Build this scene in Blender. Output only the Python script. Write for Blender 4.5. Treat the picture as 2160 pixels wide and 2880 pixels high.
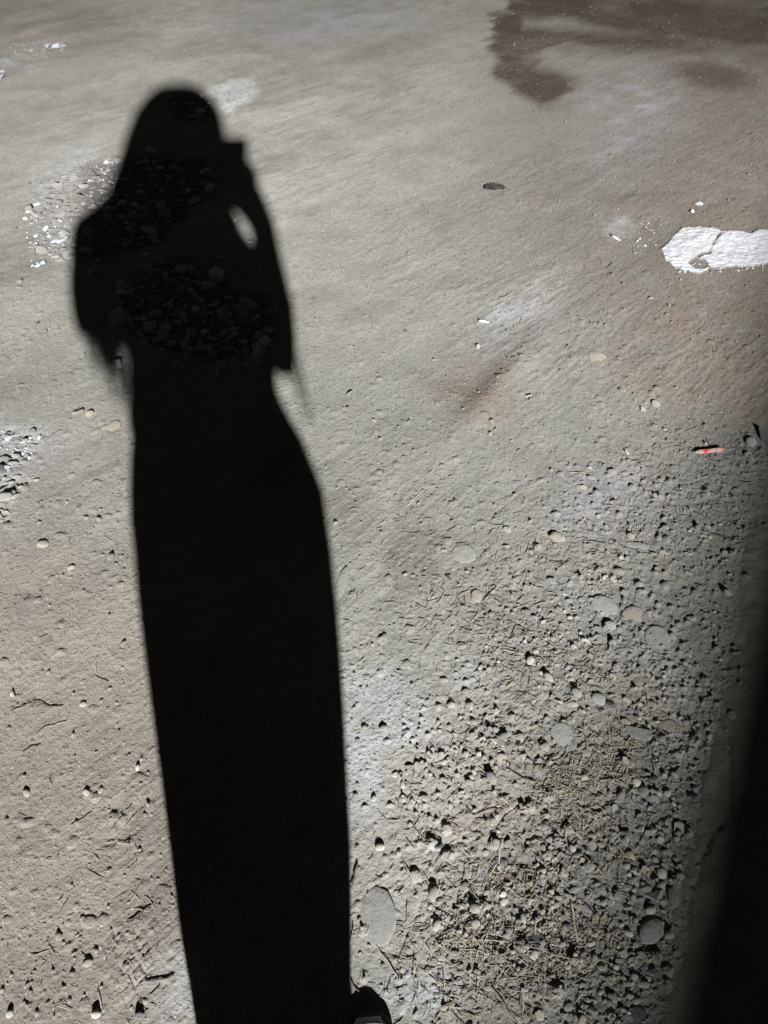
import bpy, bmesh, math, random
import numpy as np
from mathutils import Vector, Matrix, Euler

C = bpy.context.scene.collection
sc = bpy.context.scene
for o in list(bpy.data.objects):
    bpy.data.objects.remove(o)
random.seed(7)
rng = np.random.default_rng(7)

# ------------------------------------------------------------------ camera
F, CX, CY, TH, CAMH = 2000.0, 1080.0, 1440.0, math.radians(42), 1.40
cam_d = bpy.data.cameras.new('camera')
cam_d.sensor_fit = 'VERTICAL'
cam_d.sensor_height = 36.0
cam_d.lens = 36.0 * F / 2880.0
cam_d.clip_start = 0.004
cam_d.clip_end = 400
cam = bpy.data.objects.new('camera', cam_d)
C.objects.link(cam)
cam.location = (0, 0, CAMH)
cam.rotation_euler = (TH, 0, 0)
sc.camera = cam

# ------------------------------------------------------------------ night sky, lamp, exposure
world = bpy.data.worlds.new('World')
sc.world = world
world.use_nodes = True
bg = world.node_tree.nodes['Background']
bg.inputs['Color'].default_value = (1.0, 0.97, 0.95, 1)
bg.inputs['Strength'].default_value = 0.017

LAMP = Vector((1.337, -6.741, 4.0))
AIM = Vector((-0.9, 5.0, 0.0))
sp = bpy.data.lights.new('floodlight_beam', 'SPOT')
sp.energy = 9500
sp.color = (1.0, 0.985, 0.96)
sp.shadow_soft_size = 0.062
sp.spot_size = math.radians(66)
sp.spot_blend = 1.0
lamp = bpy.data.objects.new('floodlight_beam', sp)
C.objects.link(lamp)
lamp.location = LAMP
lamp.rotation_euler = (AIM - LAMP).to_track_quat('-Z', 'Y').to_euler()

sc.view_settings.view_transform = 'Standard'
sc.view_settings.look = 'None'
sc.view_settings.gamma = 1
sc.view_settings.exposure = 0.0
sc.view_settings.use_curve_mapping = False
sc.cycles.max_bounces = 4
sc.cycles.diffuse_bounces = 3


# ------------------------------------------------------------------ survey of the ground: photo point -> place on the ground
def G(px, py, z=0.0):
    dx = (px - CX) / F
    dy = -(py - CY) / F
    d = (dx, math.sin(TH) + dy * math.cos(TH), -math.cos(TH) + dy * math.sin(TH))
    t = (z - CAMH) / d[2]
    return Vector((d[0] * t, d[1] * t, z))


def scale_at(px, py):
    """metres per photo pixel, across the view, on the ground there"""
    p = G(px, py)
    return (p.y * math.sin(TH) + CAMH * math.cos(TH)) / F


def topx(x, y):
    dep = y * math.sin(TH) + CAMH * math.cos(TH)
    up = y * math.cos(TH) - CAMH * math.sin(TH)
    return CX + F * x / dep, CY - F * up / dep


# ------------------------------------------------------------------ noise
def _h(ix, iy, s):
    n = (ix.astype(np.int64) * 374761393 + iy.astype(np.int64) * 668265263 + s * 982451653) & 0xFFFFFFFF
    n = ((n ^ (n >> 13)) * 1274126177) & 0xFFFFFFFF
    n = ((n ^ (n >> 16)) * 2246822519) & 0xFFFFFFFF
    return ((n ^ (n >> 15)) & 0xFFFFFF) / float(0xFFFFFF)


def vn(x, y, s=0):
    ix = np.floor(x); iy = np.floor(y)
    fx = x - ix; fy = y - iy
    fx = fx * fx * (3 - 2 * fx); fy = fy * fy * (3 - 2 * fy)
    a = _h(ix, iy, s); b = _h(ix + 1, iy, s); c = _h(ix, iy + 1, s); d = _h(ix + 1, iy + 1, s)
    return (a + (b - a) * fx) * (1 - fy) + (c + (d - c) * fx) * fy * 1.0 - 0.5


def fbm(x, y, f, o, s=0, g=0.5):
    r = 0; a = 1; t = 0
    for i in range(o):
        c, sn = math.cos(i * 1.3 + s), math.sin(i * 1.3 + s)
        r = r + a * vn((x * c - y * sn) * f + 17.3 * i, (x * sn + y * c) * f - 9.1 * i, s + i * 7)
        t += a; a *= g; f *= 2.03
    return r / t * 2


def crumbs(x, y, cell, p, s):
    """sparse rounded lumps; returns 0..1 height"""
    ix = np.floor(x / cell); iy = np.floor(y / cell)
    out = np.zeros_like(x)
    for i in (-1, 0, 1):
        for j in (-1, 0, 1):
            jx = ix + i; jy = iy + j
            on = _h(jx, jy, s) < p
            cx = (jx + 0.2 + 0.6 * _h(jx, jy, s + 1)) * cell
            cy = (jy + 0.2 + 0.6 * _h(jx, jy, s + 2)) * cell
            r = cell * (0.2 + 0.38 * _h(jx, jy, s + 3) ** 1.5)
            ex = 0.6 + 0.8 * _h(jx, jy, s + 4)
            d = ((x - cx) ** 2 * ex + (y - cy) ** 2 / ex) / (r * r)
            out = np.maximum(out, np.where(on, np.sqrt(np.clip(1 - d, 0, 1)) * r / cell, 0))
    return out


def sst(a, b, v):
    t = np.clip((v - a) / (b - a), 0, 1)
    return t * t * (3 - 2 * t)


def blob(X, Y, cx, cy, rx, ry, ang=0.0, soft=0.7):
    c, s = math.cos(math.radians(ang)), math.sin(math.radians(ang))
    u = ((X - cx) * c + (Y - cy) * s) / rx
    v = (-(X - cx) * s + (Y - cy) * c) / ry
    return 1 - sst(1 - soft, 1 + soft, np.sqrt(u * u + v * v))


def sdpoly(X, Y, P):
    """signed distance, negative inside"""
    d = np.full(X.shape, 1e9); ins = np.zeros(X.shape, bool)
    n = len(P)
    for i in range(n):
        ax, ay = P[i]; bx, by = P[(i + 1) % n]
        ex, ey = bx - ax, by - ay
        wx, wy = X - ax, Y - ay
        t = np.clip((wx * ex + wy * ey) / (ex * ex + ey * ey + 1e-9), 0, 1)
        d = np.minimum(d, (wx - ex * t) ** 2 + (wy - ey * t) ** 2)
        if ay != by:
            ins ^= ((ay > Y) != (by > Y)) & (X < ex * (Y - ay) / (by - ay) + ax)
    d = np.sqrt(d)
    return np.where(ins, -d, d)


# outlines taken from the photograph (source pixels)
RUB_BIG = [(95, 560), (150, 500), (230, 455), (330, 430), (360, 425), (440, 420), (500, 440), (560, 430), (620, 455), (615, 520), (560, 560),
           (520, 620), (470, 650), (440, 690), (330, 730), (220, 755), (170, 735), (110, 730), (90, 690), (110, 640), (70, 600)]
RUB_LOW = [(330, 790), (430, 745), (560, 735), (640, 790), (740, 830), (770, 900), (755, 980), (700, 1015), (600, 1030), (500, 1000),
           (400, 960), (330, 900)]
RUB_HEAD = [(460, 262), (520, 252), (585, 268), (600, 320), (560, 352), (500, 345), (465, 310)]
RUB_TL = [(24, 140), (60, 122), (120, 118), (190, 128), (175, 152), (110, 168), (40, 160)]
RUB_L = [(-60, 170), (10, 178), (28, 215), (10, 250), (-60, 260)]
RUB_ML = [(-60, 1215), (40, 1205), (110, 1212), (95, 1260), (70, 1310), (0, 1330), (-60, 1330)]
RUB_ML2 = [(-60, 1330), (60, 1335), (125, 1345), (60, 1370), (30, 1460), (-60, 1480)]
PLASTER = [(1680 + .2893 * x, 540 + .2893 * y) for x, y in
           [(620, 540), (690, 480), (760, 400), (820, 350), (1000, 338), (1120, 350), (1200, 378), (1280, 365), (1400, 378), (1490, 405),
            (1560, 362), (1700, 360), (1850, 420), (1980, 520), (1900, 640), (1659, 700), (1500, 738), (1380, 752), (1270, 735),
            (1200, 748), (1085, 735), (1060, 772), (920, 792), (840, 778), (760, 752), (690, 710), (645, 655)]]
PL_HOLE = [(1680 + .2893 * x, 540 + .2893 * y) for x, y in [(885, 685), (960, 640), (1045, 672), (1078, 720), (1000, 735), (920, 712)]]
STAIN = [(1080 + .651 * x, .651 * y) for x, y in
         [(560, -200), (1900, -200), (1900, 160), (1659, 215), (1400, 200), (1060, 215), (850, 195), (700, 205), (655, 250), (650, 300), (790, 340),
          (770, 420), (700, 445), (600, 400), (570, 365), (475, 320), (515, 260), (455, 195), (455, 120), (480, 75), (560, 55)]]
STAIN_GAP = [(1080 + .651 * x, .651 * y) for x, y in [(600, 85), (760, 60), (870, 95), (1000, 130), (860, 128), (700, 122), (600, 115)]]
LIME_HEAD = [(566, 245), (640, 222), (715, 218), (724, 250), (700, 285), (655, 325), (620, 318), (600, 280)]
PRINTS = [(372, 2632), (340, 2655), (398, 2640), (362, 2690), (310, 2650), (412, 2700), (352, 2716), (388, 2742), (362, 2790), (408, 2665),
          (330, 2600), (430, 2605), (378, 2250)]
FOOT_EDGE = [(1795, 3050), (1838, 2880), (1872, 2750), (1905, 2620), (1912, 2500), (1928, 2380), (1955, 2270), (1990, 2150), (2012, 2000), (2040, 1830), (2062, 1690),
             (2100, 1500), (2160, 1260), (2230, 1050)]
GRAVEL = [(1130, 2080), (1300, 1930), (1440, 1700), (1540, 1560), (1640, 1350), (1800, 1250), (2000, 1180), (2160, 1200), (2260, 1500),
          (1990, 2150), (1910, 2500), (1830, 2900), (1600, 3050), (1500, 2900), (1420, 2700), (1240, 2640), (1120, 2350)]


def ground_maps(x, y, fine=True):
    """height (m) and albedo of the ground for arrays of places"""
    X, Y = topx(x, np.maximum(y, -0.6))
    nb = fbm(x, y, 2.2, 3, 3); n2 = fbm(x, y, 9, 3, 11); n3 = fbm(x, y, 60, 3, 21)
    wX = X + 22 * n2; wY = Y + 14 * fbm(x, y, 9, 3, 31)
    grav = 1 - sst(-90, 120, sdpoly(X, Y, GRAVEL) + 60 * n2)
    ll = blob(X, Y, 150, 2500, 480, 800, 0, .8)
    tr = blob(X, Y, 2100, 480, 700, 620, 0, .7)
    crop = np.clip(0.22 + 0.9 * grav + 0.08 * ll * (0.6 + .8 * n2) + 0.25 * tr * (0.5 + n2), 0.1, 1.2)
    # swept streaks: long lumps lying on a slant
    ca, sa = math.cos(math.radians(44)), math.sin(math.radians(44))
    su, sv = x * ca + y * sa, -x * sa + y * ca
    st = fbm(su * .16, sv, 26, 3, 41)
    st2 = fbm(su * .2, sv, 95, 2, 51)
    rough = np.clip(sst(820, 1250, Y - .25 * (X - 1080)) * .75 + .55 * n2 + .5 * nb, 0, 1)
    cl_ = blob(X, Y, 400, 2480, 110, 420, 0, .7) * (.5 + n2)
    crop = np.clip(crop + .30 * rough * (1 - .75 * ll) + .5 * cl_, .1, 1.2)
    swept = np.clip(1.1 - grav * 1.1 - .3 * tr - .8 * rough, 0.08, 1) * (.45 + 1.1 * sst(-.35, .4, fbm(x, y, 1.6, 2, 45)))
    h = 0.007 * nb + 0.0026 * n2 + swept * (0.0020 * st + 0.0011 * st2 * (1 + 1.5 * nb) + .0009 * fbm(su * .12, sv, 210, 2, 511))
    h = h + crop * 0.0022 * n3
    if fine:
        h = h + (0.35 + crop) * 0.0009 * fbm(x, y, 210, 3, 61)
        h = h + 0.020 * crumbs(x, y, 0.021, 0.10 + 0.0 * x, 71) * 0.6 * (0.25 + crop)
        h = h + 0.010 * crumbs(x + n2 * .01, y, 0.0095, 0.09, 81) * np.clip(crop * 1.2 - .12, 0, 1)
        rd = 1 - np.abs(fbm(x, y, 105, 3, 83, .6)) * 2.2
        mo = sst(-.25, .45, fbm(x, y, 5, 3, 87))
        h = h + (.25 + crop) * (.35 + .65 * mo) * 0.0015 * rd
        h = h + (.1 + crop) * mo * 0.0016 * np.clip(fbm(x, y, 320, 2, 89), -.2, 1)
        # small pits
        h = h - 0.010 * crumbs(x + 3, y, 0.032, 0.10, 91) * .45 * (.3 + crop)
    # rubble lies in shallow hollows, roughly broken
    rub = np.zeros_like(x)
    rX = X + 55 * fbm(x, y, 5, 4, 401); rY = Y + 34 * fbm(x, y, 5, 4, 407)
    for P in (RUB_BIG, RUB_LOW, RUB_HEAD, RUB_TL, RUB_L, RUB_ML, RUB_ML2):
        rub = np.maximum(rub, 1 - sst(-22, 16, sdpoly(rX, rY, P)))
    h = h + rub * .010 * crumbs(x, y, .034, .95, 461) * np.clip(.7 + n2, .2, 1)
    h = h + rub * .006 * crumbs(x, y, .016, .8, 467)
    h = h + rub * (-0.005 + 0.006 * fbm(x, y, 45, 2, 101))
    # footprint lozenges
    if fine:
        k = (np.abs(X - 370) < 110) & (np.abs(Y - 2540) < 340)
        xs, ys = x[k], y[k]; d = np.zeros_like(xs)
        for i, (a, b) in enumerate(PRINTS):
            p = G(a, b); r = 0.0125 if i % 3 else 0.009
            m = np.abs(xs - p.x) * 1.0 + np.abs(ys - p.y) * .75
            d = d - 0.0024 * np.exp(-((m - r) / 0.0026) ** 2) + 0.0008 * sst(r, r * .3, m)
        h[k] = h[k] + d * (.7 + .5 * n2[k])
        # tread chevrons in the shade
        k = (np.abs(X - 620) < 260) & (np.abs(Y - 1320) < 330)
        cu = np.abs(((x[k] * 6 + .12 * n2[k]) % 1) - .5) * .05
        h[k] = h[k] + 0.0022 * np.sin((y[k] + cu * 1.6) * 2 * math.pi / 0.021) * sst(.0, .35, n2[k] + nb[k] * .5) * blob(X[k], Y[k], 620, 1320, 220, 280)
    # ridge across the reddish patch
    h = h + 0.012 * np.exp(-(((X - 1390) + .9 * (Y - 1100)) / 55) ** 2) * blob(X, Y, 1390, 1090, 160, 170)
    # thin crust of set plaster is built separately
    # ---- colour
    olive = np.array([.257, .256, .229]); pale = np.array([.296, .286, .264]); warm = np.array([.272, .241, .212])
    pink = np.array([.165, .146, .130]); grey = np.array([.208, .205, .195]); stainc = np.array([.074, .060, .048])
    lime = np.array([.36, .365, .38]); red = np.array([.185, .150, .125]); straw = np.array([.265, .235, .185])

    def mix(c, col, m):
        return c * (1 - m[..., None]) + col * m[..., None]
    c = np.broadcast_to(olive, x.shape + (3,)).copy()
    c = mix(c, pale, np.clip(blob(X, Y, 420, 330, 900, 480, 0, .8) * (.85 + .5 * n2), 0, 1))
    c = mix(c, warm, np.clip(blob(X, Y, 100, 2350, 560, 850, 0, .7) * (.95 + .35 * nb), 0, 1))
    c = mix(c, warm, np.clip(blob(X, Y, -60, 40, 300, 130, 0, .8) * .7, 0, 1))
    c = mix(c, pink, np.clip(blob(X, Y, 2050, 420, 640, 560, -25, .6) * (.82 + .5 * n2 + .3 * nb), 0, 1))
    c = mix(c, red, np.clip(blob(X, Y, 1330, 1090, 130, 110, 40, .6) * (.5 + .9 * n2), 0, 1))
    c = mix(c, red, np.clip(blob(X, Y, 2060, 1000, 280, 420, 0, .7) * (.5 + .6 * n2), 0, 1))
    c = mix(c, grey, np.clip(grav * (.9 + .4 * n2), 0, 1))
    gs = fbm(su * .22, sv, 5.5, 4, 501)
    for a in ((1050, 130, 260, 70, -18, .5), (800, 90, 240, 50, -15, .35), (1000, 330, 260, 60, -25, .35), (120, 90, 260, 90, 0, .5), (60, 700, 160, 60, -30, .35), (60, 1050, 220, 70, -35, .35),
              (1350, 560, 260, 60, -30, .3), (760, 1250, 90, 200, 0, .3), (1000, 1350, 200, 120, -20, .3), (180, 1700, 220, 80, -30, .3)):
        c = mix(c, np.array([.172, .166, .146]), np.clip(blob(X, Y, *a[:4], a[4], .8) * a[5] * (.9 + 2.2 * gs), 0, .8))
    for a in ((620, 400, 330, 60, -25, .5), (820, 560, 200, 110, -40, .5), (1200, 1250, 160, 70, -30, .4), (1150, 1450, 90, 60, 0, .35), (130, 1250, 200, 80, -30, .3), (1850, 1900, 60, 120, 0, .3), (1500, 2560, 200, 90, 0, .3), (1380, 2300, 160, 80, 0, .4), (1200, 2050, 220, 200, 20, .55), (1150, 2450, 160, 260, 0, .5), (1350, 2820, 260, 90, 0, .45)):
        c = mix(c, np.array([.335, .325, .305]), np.clip(blob(X, Y, *a[:4], a[4], .8) * a[5] * (.9 + 2.2 * gs), 0, .8))
    c = mix(c, straw, np.clip(grav * sst(.12, .6, fbm(x, y, 7, 3, 131)) * .45, 0, 1))
    gl = np.array([.255, .25, .262])
    for a in ((1420, 930, 170, 60, -30), (1760, 330, 150, 130, -40), (1640, 1380, 200, 90, 0), (880, 60, 300, 60, 0), (50, 1270, 110, 90, 0)):
        c = mix(c, gl, np.clip(blob(X, Y, *a[:4], a[4], .8) * (.6 + .8 * n2), 0, 1))
    for a in ((1095, 1990, 150, 90, 30, .75), (1010, 2170, 60, 160, 0, .8), (490, 2790, 75, 110, 20, .95), (1190, 2790, 150, 70, 20, .8), (1210, 1900, 130, 60, 0, .5),
              (1920, 2060, 60, 130, 0, .35), (300, 1010, 90, 60, 0, .3), (20, 1215, 90, 50, 0, .6), (60, 185, 60, 12, 10, .6), (180, 480, 120, 50, -30, .5),
              (1400, 895, 160, 40, -35, .3), (1740, 640, 40, 30, 0, .5)):
        c = mix(c, lime, np.clip(blob(X, Y, *a[:4], a[4], .7) * a[5] * (.85 + 1.1 * n2 + .6 * n3), 0, 1))
    d = sdpoly(wX, wY, LIME_HEAD)
    c = mix(c, np.array([.46, .46, .475]), (1 - sst(-16, 8, d)) * np.clip(.75 + .8 * n3, 0, 1))
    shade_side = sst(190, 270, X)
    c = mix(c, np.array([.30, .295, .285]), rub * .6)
    c = mix(c, np.array([.10, .092, .085]), rub * .75 * shade_side * (Y > 240) * (Y < 1040) * (X < 850))  # earth between fragments painted darker where the body shadow falls
    wob = fbm(su * .35, sv, 11, 4, 111) * 55
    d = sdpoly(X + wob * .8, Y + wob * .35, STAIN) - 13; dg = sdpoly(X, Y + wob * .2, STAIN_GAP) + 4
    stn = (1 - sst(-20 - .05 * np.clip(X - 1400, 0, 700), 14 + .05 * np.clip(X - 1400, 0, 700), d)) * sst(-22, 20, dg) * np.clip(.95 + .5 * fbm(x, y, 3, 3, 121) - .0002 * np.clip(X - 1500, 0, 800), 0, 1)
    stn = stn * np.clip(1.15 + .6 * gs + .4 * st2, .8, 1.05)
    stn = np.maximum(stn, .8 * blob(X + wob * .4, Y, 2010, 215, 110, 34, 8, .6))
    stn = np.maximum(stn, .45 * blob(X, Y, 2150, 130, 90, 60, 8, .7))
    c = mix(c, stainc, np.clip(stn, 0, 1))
    dk = np.clip(blob(X, Y, 1180, 1500, 70, 110, 0, .7) * (.5 + n2) + .5 * blob(X, Y, 1130, 1600, 50, 80, 0, .7), 0, .45)
    c = mix(c, np.array([.11, .10, .085]), dk)
    v = 1 + .12 * nb + .12 * n2 + .10 * n3 + .09 * st * swept + .09 * st2 * swept + .10 * gs
    c = np.clip(c * v[..., None], 0.02, .8)
    return h, c, rub, grav


def hz(x, y):
    a = np.atleast_1d(np.asarray(x, float)); b = np.atleast_1d(np.asarray(y, float))
    return ground_maps(a, b)[0]


# ------------------------------------------------------------------ helpers
def link(o, parent=None):
    C.objects.link(o)
    if parent:
        o.parent = parent
    return o


def tag(o, label=None, cat=None, group=None, kind=None):
    if label: o['label'] = label
    if cat: o['category'] = cat
    if group: o['group'] = group
    if kind: o['kind'] = kind
    return o


def npmesh(name, V, Fc, mat, smooth=True):
    me = bpy.data.meshes.new(name)
    V = np.asarray(V, np.float32); Fc = np.asarray(Fc, np.int32)
    n = Fc.shape[1]
    me.vertices.add(len(V)); me.vertices.foreach_set('co', V.ravel())
    me.loops.add(Fc.size); me.loops.foreach_set('vertex_index', Fc.ravel())
    me.polygons.add(len(Fc))
    me.polygons.foreach_set('loop_start', np.arange(0, Fc.size, n, dtype=np.int32))
    me.polygons.foreach_set('loop_total', np.full(len(Fc), n, np.int32))
    if smooth:
        me.polygons.foreach_set('use_smooth', np.ones(len(Fc), bool))
    me.update(calc_edges=True)
    if mat: me.materials.append(mat)
    return me


def bmobj(name, bm, mat, parent=None, smooth=True):
    me = bpy.data.meshes.new(name)
    bmesh.ops.recalc_face_normals(bm, faces=bm.faces)
    bm.to_mesh(me); bm.free()
    if smooth:
        for p in me.polygons: p.use_smooth = True
    me.materials.append(mat)
    return link(bpy.data.objects.new(name, me), parent)


def empty(name, loc, parent=None):
    o = bpy.data.objects.new(name, None)
    o.location = loc
    return link(o, parent)


class N:
    def __init__(s, name, rough=0.9):
        s.m = bpy.data.materials.new(name); s.m.use_nodes = True
        s.t = s.m.node_tree; s.p = s.t.nodes['Principled BSDF']
        s.p.inputs['Roughness'].default_value = rough
        s.p.inputs['Diffuse Roughness'].default_value = 1.0
        s.p.inputs['Specular IOR Level'].default_value = 0.2

    def n(s, typ, **k):
        a = s.t.nodes.new(typ)
        for q, v in k.items():
            if q.startswith('i_'): a.inputs[q[2:].replace('_', ' ')].default_value = v
            else: setattr(a, q, v)
        return a

    def l(s, a, b):
        s.t.links.new(a, b)

    def noise(s, scale, detail=4, vec=None, rough=.55):
        a = s.n('ShaderNodeTexNoise', i_Scale=scale, i_Detail=detail, i_Roughness=rough)
        if vec: s.l(vec, a.inputs['Vector'])
        return a.outputs['Fac']

    def ramp(s, fac, stops):
        r = s.n('ShaderNodeValToRGB')
        e = r.color_ramp.elements
        while len(e) < len(stops): e.new(.5)
        for q, (p, c) in zip(e, stops):
            q.position = p; q.color = (*c, 1)
        s.l(fac, r.inputs['Fac'])
        return r.outputs['Color']

    def mixc(s, f, a, b, mode='MIX'):
        m = s.n('ShaderNodeMix', data_type='RGBA', blend_type=mode)
        for v, i in ((f, 0), (a, 6), (b, 7)):
            if isinstance(v, (int, float)): m.inputs[i].default_value = v
            elif isinstance(v, tuple): m.inputs[i].default_value = (*v, 1)
            else: s.l(v, m.inputs[i])
        return m.outputs[2]

    def math(s, op, a, b=0.0):
        m = s.n('ShaderNodeMath', operation=op)
        for v, i in ((a, 0), (b, 1)):
            if isinstance(v, (int, float)): m.inputs[i].default_value = v
            else: s.l(v, m.inputs[i])
        return m.outputs[0]

    def bump(s, hgt, dist, strength=1.0, prev=None):
        b = s.n('ShaderNodeBump', i_Distance=dist, i_Strength=strength)
        s.l(hgt, b.inputs['Height'])
        if prev: s.l(prev, b.inputs['Normal'])
        return b.outputs['Normal']

    def base(s, c):
        if isinstance(c, tuple): s.p.inputs['Base Color'].default_value = (*c, 1)
        else: s.l(c, s.p.inputs['Base Color'])
        return s

    def nrm(s, nn):
        s.l(nn, s.p.inputs['Normal'])
        return s


def plain(name, col, rough=.8, nscale=40, amt=.15, bump=.0005):
    m = N(name, rough)
    tc = m.n('ShaderNodeTexCoord').outputs['Object']
    f = m.noise(nscale, 5, tc)
    lo = tuple(c * (1 - amt) for c in col); hi = tuple(min(1, c * (1 + amt)) for c in col)
    m.base(m.ramp(f, [(.3, lo), (.7, hi)]))
    if bump: m.nrm(m.bump(f, bump))
    return m.m


# ground material: colour survey from the attribute, grain and fine relief from noise
def ground_mat():
    m = N('packed_earth', .95)
    pos = m.n('ShaderNodeNewGeometry').outputs['Position']
    at = m.n('ShaderNodeAttribute', attribute_name='earth').outputs['Color']
    g1 = m.noise(420, 3, pos, .7); g2 = m.noise(1300, 2, pos); g3 = m.noise(90, 4, pos, .6)
    sp_ = m.ramp(g1, [(.25, (.78, .77, .75)), (.5, (1, 1, 1)), (.72, (1.16, 1.16, 1.15))])
    c = m.mixc(1.0, at, sp_, 'MULTIPLY')
    sp2 = m.ramp(g2, [(.3, (.80, .80, .79)), (.7, (1.18, 1.18, 1.18))])
    c = m.mixc(1.0, c, sp2, 'MULTIPLY')
    # pale grains of grit
    vo = m.n('ShaderNodeTexVoronoi', i_Scale=120.0, i_Randomness=1.0)
    m.l(pos, vo.inputs['Vector'])
    gr = m.math('MULTIPLY', m.math('LESS_THAN', vo.outputs['Distance'], .20), m.math('GREATER_THAN', m.noise(90, 2, pos), .56))
    c = m.mixc(gr, c, (.46, .45, .42))
    m.base(c)
    b = m.bump(g3, .0036, .85)
    for scl, thr, hh in ((75.0, .80, .0032), (170.0, .46, .0028)):
        v2 = m.n('ShaderNodeTexVoronoi', i_Scale=scl, i_Randomness=1.0)
        m.l(pos, v2.inputs['Vector'])
        dome = m.math('SUBTRACT', 1.0, m.math('MULTIPLY', v2.outputs['Distance'], 2.6))
        dome = m.math('MAXIMUM', dome, 0.0)
        vc = m.n('ShaderNodeSeparateColor'); m.l(v2.outputs['Color'], vc.inputs[0])
        dome = m.math('MULTIPLY', dome, m.math('GREATER_THAN', vc.outputs[0], thr))
        b = m.bump(dome, hh, .9, b)
    b = m.bump(g1, .0016, .9, b)
    b = m.bump(gr, .002, .6, b)
    m.nrm(m.bump(g2, .0007, .8, b))
    return m.m


def stone_mat(name, stops, dust=(.26, .25, .21), dustamt=.35):
    m = N(name, .85)
    oi = m.n('ShaderNodeObjectInfo').outputs['Random']
    isl = m.n('ShaderNodeNewGeometry')
    r = m.math('FRACT', m.math('ADD', oi, isl.outputs['Random Per Island']))
    c = m.ramp(r, stops)
    pos = isl.outputs['Position']
    f = m.noise(220, 6, pos, .72)
    c = m.mixc(1.0, c, m.ramp(f, [(.3, (.72, .72, .72)), (.7, (1.22, 1.21, 1.19))]), 'MULTIPLY')
    d = m.math('MULTIPLY', m.ramp(m.noise(70, 4, pos), [(.42, (0, 0, 0)), (.66, (1, 1, 1))]), dustamt)
    c = m.mixc(d, c, dust)
    m.base(c).nrm(m.bump(f, .0018, .8, m.bump(m.noise(38, 4, pos, .6), .006, .7)))
    return m.m


M_GROUND = ground_mat()
M_PEB = stone_mat('river_gravel', [(0, (.17, .175, .18)), (.25, (.22, .222, .224)), (.5, (.25, .245, .235)), (.75, (.33, .315, .29)), (.93, (.40, .39, .37)), (1, (.34, .27, .22))])
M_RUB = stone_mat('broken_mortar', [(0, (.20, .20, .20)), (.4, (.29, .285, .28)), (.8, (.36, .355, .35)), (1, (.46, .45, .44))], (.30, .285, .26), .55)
M_RUB_LIFTED = stone_mat('shadow_lifted_mortar', [(0, (.30, .295, .30)), (.35, (.42, .415, .42)), (.8, (.54, .53, .53)), (.94, (.66, .65, .64)), (1, (.70, .68, .64))], (.24, .225, .21), .3)  # mortar colour lifted so pieces stay visible inside the cast shadow
M_WHITE = stone_mat('white_tile_bits', [(0, (.50, .53, .60)), (1, (.64, .67, .73))], (.5, .5, .5), .12)
M_CLOD = stone_mat('earth_clods', [(0, (.17, .15, .125)), (.6, (.25, .235, .20)), (1, (.30, .285, .25))], (.25, .235, .2), .5)
M_STRAW = stone_mat('dry_straw', [(0, (.20, .18, .15)), (.5, (.32, .295, .245)), (.9, (.42, .385, .305)), (1, (.54, .50, .34))], (.25, .23, .19), .3)
M_TWIG = plain('dark_twig', (.10, .075, .055), .9, 200, .3, .0006)
M_CONC = None

# ------------------------------------------------------------------ the ground, one sheet
def build_ground():
    # rows are closer together near the camera, where the earth is seen from closest by
    pyr = np.concatenate([np.linspace(0, 1, 1040)])
    yp = -140 + (3060 + 140) * (1 - pyr)              # photo rows from 3060 up to -140
    t = np.array([G(CX, v).y for v in yp])
    ys = np.concatenate([[-60, -25, -8, -2.5, -.8, -.25], t, [9.5, 12, 16, 30, 60]])
    u = np.linspace(-1.32, 1.32, 900)
    u = np.concatenate([[-1.9, -1.55], u, [1.55, 1.9]])
    half = np.clip(0.54 * (ys * math.sin(TH) + CAMH * math.cos(TH)), .5, None)
    Xs = half[:, None] * u[None, :]
    Ys = np.repeat(ys[:, None], len(u), 1)
    h, c, rub, grav = ground_maps(Xs.ravel(), Ys.ravel())
    nr, nc = Xs.shape
    # far columns so that the sheet reaches away on both sides
    X2 = np.concatenate([np.full((nr, 1), -60.), Xs, np.full((nr, 1), 60.)], 1)
    Y2 = np.concatenate([Ys[:, :1], Ys, Ys[:, :1]], 1)
    H2 = h.reshape(nr, nc); H2 = np.concatenate([H2[:, :1] * 0, H2, H2[:, :1] * 0], 1)
    c = c.reshape(nr, nc, 3); c2 = np.concatenate([c[:, :1], c, c[:, -1:]], 1)
    V = np.stack([X2, Y2, H2], -1).reshape(-1, 3)
    nc += 2
    i = np.arange(nr - 1)[:, None] * nc + np.arange(nc - 1)[None, :]
    Fc = np.stack([i, i + 1, i + nc + 1, i + nc], -1).reshape(-1, 4)
    me = npmesh('ground', V, Fc, M_GROUND)
    a = me.color_attributes.new('earth', 'FLOAT_COLOR', 'POINT')
    cc = np.ones((len(V), 4), np.float32); cc[:, :3] = c2.reshape(-1, 3)
    a.data.foreach_set('color', cc.ravel())
    tag(link(bpy.data.objects.new('ground', me)), kind='structure')


build_ground()


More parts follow.
